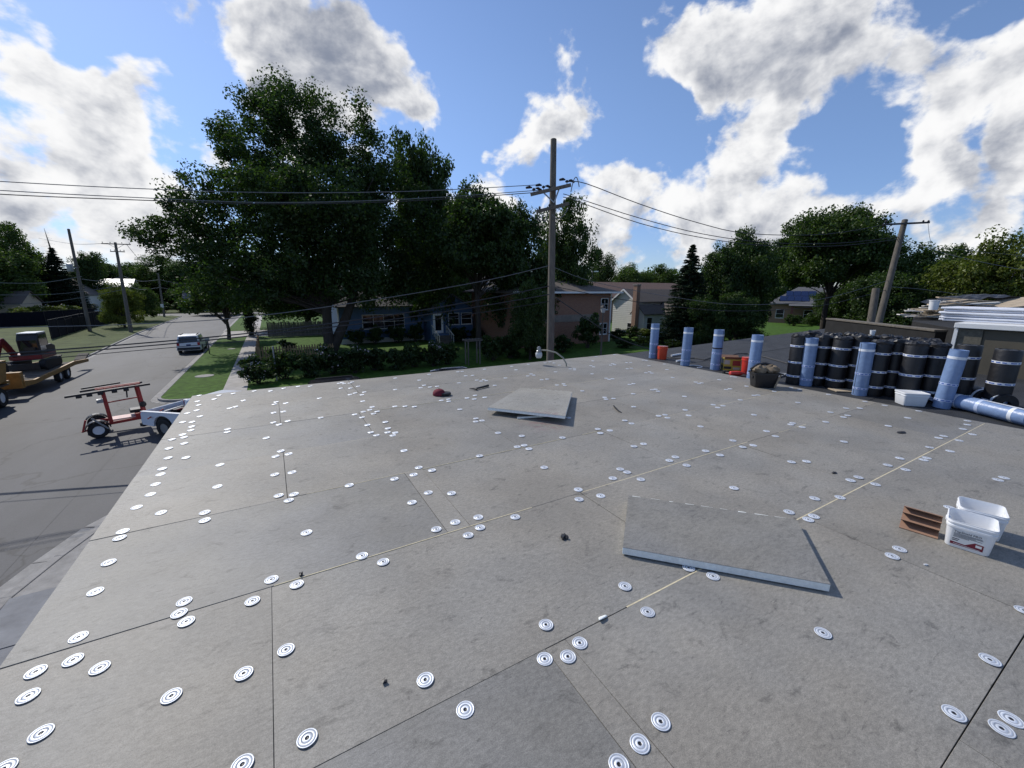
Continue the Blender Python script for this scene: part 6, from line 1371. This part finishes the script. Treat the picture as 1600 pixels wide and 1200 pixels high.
SL = [(0, 0, 5.2, 2.6, 2.6, 2.2), (-2.3, -.4, 4.6, 1.9, 1.9, 1.6), (2.0, .3, 4.4, 1.9, 1.9, 1.6), (.5, .5, 6.6, 1.8, 1.8, 1.6), (-1.2, 0, 6.0, 1.6, 1.6, 1.4), (-3.2, -.5, 3.8, 1.0, 1.0, .9)]
place_tree(make_tree('street_tree', SL, 150, .7, 80, .26, M_LEAF2, 2.2, .17, 23), 'young street tree on the verge beyond the parked SUV', (st_.x, st_.y, g0), 1.05, YAW * -1, 'street_tree')
q = gp(395, 527); CN = [(0, 0, 1.6, .75, .75, 1.6), (0, 0, 2.8, .55, .55, 1.0)]
place_tree(make_tree('cedar', CN, 60, .35, 70, .14, M_NEEDLE, .5, .1, 24), 'dark upright cedar at the end of the sidewalk fence', (q.x, q.y, g0), 1.15, 0, 'cedar_tree')
for (x, yt, w_, lab) in ((180, 437, 46, 'small bright lawn tree between the dark screen fence and the roadside pole'), (213, 441, 40, 'small bright lawn tree between the roadside pole and the junction')):
    bq = gp(x, 514 if x < 200 else 503); dq = (bq - Vector((0, 0, EYE))).dot(CF); ptree(P_YEL if x < 200 else P_MID[2], lab, x, yt, dq, w_ * 1.25, 'lawn_tree')
# left side
ptree(P_MID[0], 'pale tall tree behind the long dark screened fence', 0, 345, 88, 100, 'tall_tree'); ptree(P_MID[1], 'pale rounded tree beyond the pale tall one by the screened fence', -40, 360, 80, 130, 'tall_tree')
q = D(80, 388, 92); ds = place_tree(P_SPR, 'broad dark spruce with a bare dead top beside the beige bungalow', (q.x, q.y, g0), (3.1, 3.1, (q.z - g0) / 10), .4, 'spruce_tree')
dz = MB().tube([(0, 0, 8.5), (-.05, 0, 10.4), (-.12, 0, 12.9)], [.06, .045, .008], 6)
rn = random.Random(8)
for k in range(26):
    z = 9.0 + k * .14; a = rn.uniform(0, 6.28); L = .55 * (1 - k / 34) * rn.uniform(.6, 1.2); dz.tube([(-.06, 0, z), (-.06 + L * math.cos(a), L * math.sin(a), z - .05)], [.012, .003], 4)
dz.build('dead_top', M_BARK, ds)
for (pr_, x, yt, dp, w_, lab) in [(P_DARK[0], 125, 392, 105, 60, 'dark tree just behind the transformer pole'), (P_DARK[1], 150, 402, 120, 90, 'distant dark tree between the two roadside poles'), (P_MID[2], 200, 408, 140, 90, 'distant tree behind the bright white roof'),
                           (P_MID[0], 250, 398, 128, 110, 'leafy tree across the junction behind the far pole'), (P_DARK[2], 300, 405, 120, 80, 'shaded tree at the end of the street'), (P_MID[1], 330, 440, 95, 75, 'low leafy tree past the young street tree'),
                           (P_DARK[1], 270, 455, 135, 90, 'low dark shrubby tree at the street end hedge'), (P_DARK[0], 45, 420, 130, 80, 'dark tree behind the beige bungalow')]:
    ptree(pr_, lab, x, yt, dp, w_)
# far belt and right side
for (pr_, x, yt, dp, w_, lab) in [(P_MID[0], 938, 386, 100, 62, 'round tree behind the far lamp pole'), (P_MID[1], 985, 408, 120, 80, 'far green tree above the white house roof'), (P_MID[2], 1030, 412, 125, 80, 'far tree seen between the red-brown roof and the tall spruce'), (P_DARK[2], 1010, 425, 140, 120, 'far dark tree in the belt behind the red-brown roof'),
                           (P_DARK[0], 1125, 378, 46, 95, 'dark tree standing next to the tall spruce'), (P_DARK[1], 1172, 352, 48, 110, 'taller dark tree in the cluster beside the spruce'), (P_DARK[2], 1178, 374, 52, 70, 'dark tree before the solar-panel house'),
                           (P_HIGHM, 1318, 328, 50, 150, 'big spreading tree behind the black rolls'), (P_DARK[0], 1368, 362, 54, 95, 'dark tree between the big spreading tree and the leaning pole'), (P_DARK[1], 1240, 358, 112, 120, 'tree above the solar-panel house roof'),
                           (P_MID[1], 1440, 374, 46, 150, 'leafy tree between the leaning pole and the debris heap'), (P_MID[0], 1500, 380, 48, 110, 'leafy tree behind the debris heap'), (P_DARK[2], 1400, 420, 40, 120, 'shaded low tree behind the leaning pole base'),
                           (P_YEL, 1580, 352, 34, 165, 'sunlit yellow-green tree behind the white sheeting'), (P_YEL, 1540, 430, 36, 110, 'low yellow-green tree behind the tarp'), (P_DARK[0], 1480, 440, 38, 110, 'low dark tree behind the plank heap'), (P_DARK[1], 1640, 420, 40, 140, 'dark tree past the olive roof block'),
                           (P_DARK[2], 1300, 448, 60, 62, 'rounded dark tree before the solar-panel house end'), (P_MID[2], 1368, 430, 58, 90, 'low tree beside the solar-panel house'), (P_DARK[1], 1150, 455, 43, 95, 'low dark tree at the foot of the cluster beside the spruce'), (P_DARK[0], 1108, 460, 42, 70, 'low dark tree squeezed against the tall spruce'), (P_MID[0], 1720, 380, 40, 170, 'green tree beyond the olive roof block end'), (P_DARK[2], -120, 370, 70, 150, 'dark tree beyond the white pickup')]:
    ptree(pr_, lab, x, yt, dp, w_)
q = D(1083, 384, 43.5); place_tree(P_SPR, 'tall pointed dark spruce standing beside the white house', (q.x, q.y, g0), (1.95, 1.95, (q.z - g0) / 10), 1.0, 'spruce_tree')
# hedges and shrubs
def shrub_proto(seedv, m, flowers=0, n=46, per=60, leaf=.11):
    rs = np.random.default_rng(seedv); C, R_ = crown_clumps(rs, [(0, 0, .55, .55, .55, .5), (.25, .1, .8, .35, .35, .35), (-.3, -.1, .6, .4, .4, .4)], n, .17)
    cr = leaf_mesh('shrub_leaves', C, R_, per, leaf, m, rs); tb = MB(); rn = random.Random(seedv)
    for k in range(7): tb.tube([(rn.uniform(-.08, .08), rn.uniform(-.08, .08), 0), tuple(C[k])], [.025, .006], 5)
    st = tb.mesh('shrub_stems'); st.materials.append(M_BARK); fl_ = None
    if flowers:
        pk_ = rs.integers(0, n, flowers); fl_ = leaf_mesh('shrub_blossom', C[pk_] * 1.06, np.full(flowers, .16), 5, .07, M_PINK, rs)
    return st, cr, fl_
S_A, S_B, S_F = shrub_proto(1, M_SHRUB), shrub_proto(2, M_LEAF, n=40), shrub_proto(3, M_SHRUB, 26)
S_Y = shrub_proto(4, M_LEAFY, 12)
def shrub(pr_, label, u, v, w_, h_, z=None, name='shrub'):
    t = thing(name, label, 'shrub', (u, v, g0 if z is None else z), random.uniform(0, 6), 'garden shrubs'); t.scale = (w_, w_, h_)
    inst(pr_[0], 'stems', t); inst(pr_[1], 'foliage', t)
    if pr_[2]: inst(pr_[2], 'blossom', t)
    return t
HB = [(-1.2, 30.3, 1.7, 1.5, S_F, 'pale-leaved shrub spilling over the sidewalk at the hedge end'), (.3, 31.0, 1.8, 1.7, S_B, 'dark shrub beside the thin grey metal post'), (1.8, 30.8, 1.7, 1.6, S_A, 'green shrub in front of the tan picket fence'), (3.3, 31.2, 1.9, 1.75, S_F, 'speckled flowering shrub below the maple trunk'),
      (4.8, 30.8, 1.8, 1.7, S_F, 'flowering shrub before the maple fork'), (6.3, 31.2, 1.8, 1.6, S_A, 'leafy shrub before the blue house corner'), (7.8, 30.7, 1.7, 1.5, S_A, 'rounded green shrub before the picture window'), (9.2, 31.2, 1.8, 1.7, S_B, 'dark shrub between the rounded green shrub and the rose bush'), (10.6, 30.6, 1.6, 1.7, S_F, 'flowering rose bush before the porch steps'), (11.9, 31.0, 1.7, 1.6, S_B, 'dark shrub between the rose bush and the arbor'),
      (16.0, 30.8, 2.0, 1.9, S_B, 'dark shrub between the arbor and the tall shrub'), (18.0, 31.2, 2.1, 2.1, S_A, 'tall shrub before the slanting dark trunk'), (20.0, 30.8, 1.9, 1.9, S_B, 'dark shrub between the tall shrub and the central pole foot')]
for u, v, w_, h_, pr_, lab in HB: shrub(pr_, lab, u, v, w_, h_)
for i, (u, v, w_, h_, lab) in enumerate([(7.6, 46.6, 1.6, 1.6, 'clipped dark yew at the blue house corner by the maple'), (9.6, 46.5, 1.7, 1.8, 'clipped dark yew under the picture window, on the maple side'), (11.9, 46.5, 1.7, 1.8, 'clipped dark yew under the picture window, on the porch side'), (14.0, 46.2, 1.6, 1.9, 'clipped dark yew beside the porch steps'), (18.6, 44.4, 1.9, 1.5, 'low dark yew before the porch windows'), (20.8, 44.0, 1.8, 1.4, 'low dark yew at the porch end away from the steps')]):
    shrub(S_B, lab, u, v, w_, h_)
shrub(S_F, 'round white-flowering shrub on the shaded garden lawn', 1.0, 45.8, 1.3, .9)
for x, y, s_, h_, pr_, lab in [(918, 545, 2.2, 3.1, S_B, 'rounded dark yew against the orange brick wall'), (880, 552, 2.0, 1.5, S_B, 'low dark hedge shrub between the central pole and the rounded yew'), (840, 556, 2.0, 1.7, S_A, 'bush between the small ivy tree and the orange brick block'), (962, 533, 1.8, 1.2, S_F, 'flowering bush between the brick block and the white house'), (985, 530, 1.7, 1.3, S_F, 'pale pink flowering bush before the white house'), (1008, 530, 1.8, 1.1, S_Y, 'bright green bush before the white house wing'), (975, 545, 1.9, 1.0, S_A, 'low leafy plant on the lawn before the white house'), (1005, 541, 1.6, .9, S_Y, 'low yellow-green plant near the lawn edge'),
                           (1035, 538, 1.7, 1.1, S_A, 'green bush between the white house wing and the spruce foot'), (1050, 545, 1.5, .8, S_Y, 'low pale plant before the tall spruce'), (1155, 523, 1.8, 1.0, S_Y, 'pale bush under the dark trees by the roof edge'), (1240, 510, 2.6, 1.7, S_B, 'clipped dark shrub before the solar-panel house wall beside its porch'), (1268, 509, 2.8, 1.6, S_B, 'clipped dark shrub before the solar-panel house porch')]:
    q = gp(x, y); shrub(pr_, lab, q.x, q.y, s_, h_)
for k in range(7): shrub(S_A, 'hedge bush in the row across the junction', -27 + k * 3.6, 134, 3.4, 2.6, name='hedge_bush')['group'] = 'hedge across the junction'
for x, y in ((20, 505), (45, 500), (75, 499), (100, 497)): q = gp(x, y); shrub(S_Y, 'yellow-green bush along the long dark screened fence', q.x, q.y + 3, 3.0, 2.2)['group'] = 'bushes along the screened fence'
# lines of far trees closing the horizon: one mass nobody could count
rs = np.random.default_rng(99); C, R_ = [], []
for k in range(520):
    a = math.radians(-75 + 160 * rs.random()) + YAW * 1; dd_ = 170 + 90 * rs.random(); h_ = 7 + 6 * rs.random() + 2.5 * math.sin(a * 23)
    for j in range(5): C.append((dd_ * math.sin(a) + rs.normal() * 2.5, dd_ * math.cos(a) + rs.normal() * 2.5, g0 + h_ * (.2 + .8 * rs.random()))); R_.append(2.6)
fm = leaf_mesh('far_woods', np.array(C), np.array(R_), 30, 1.1, M_LEAF2, rs)
o = inst(fm, 'far_woods'); o['kind'] = 'stuff'; tag(o, 'distant belt of trees closing the horizon behind the houses', 'trees')
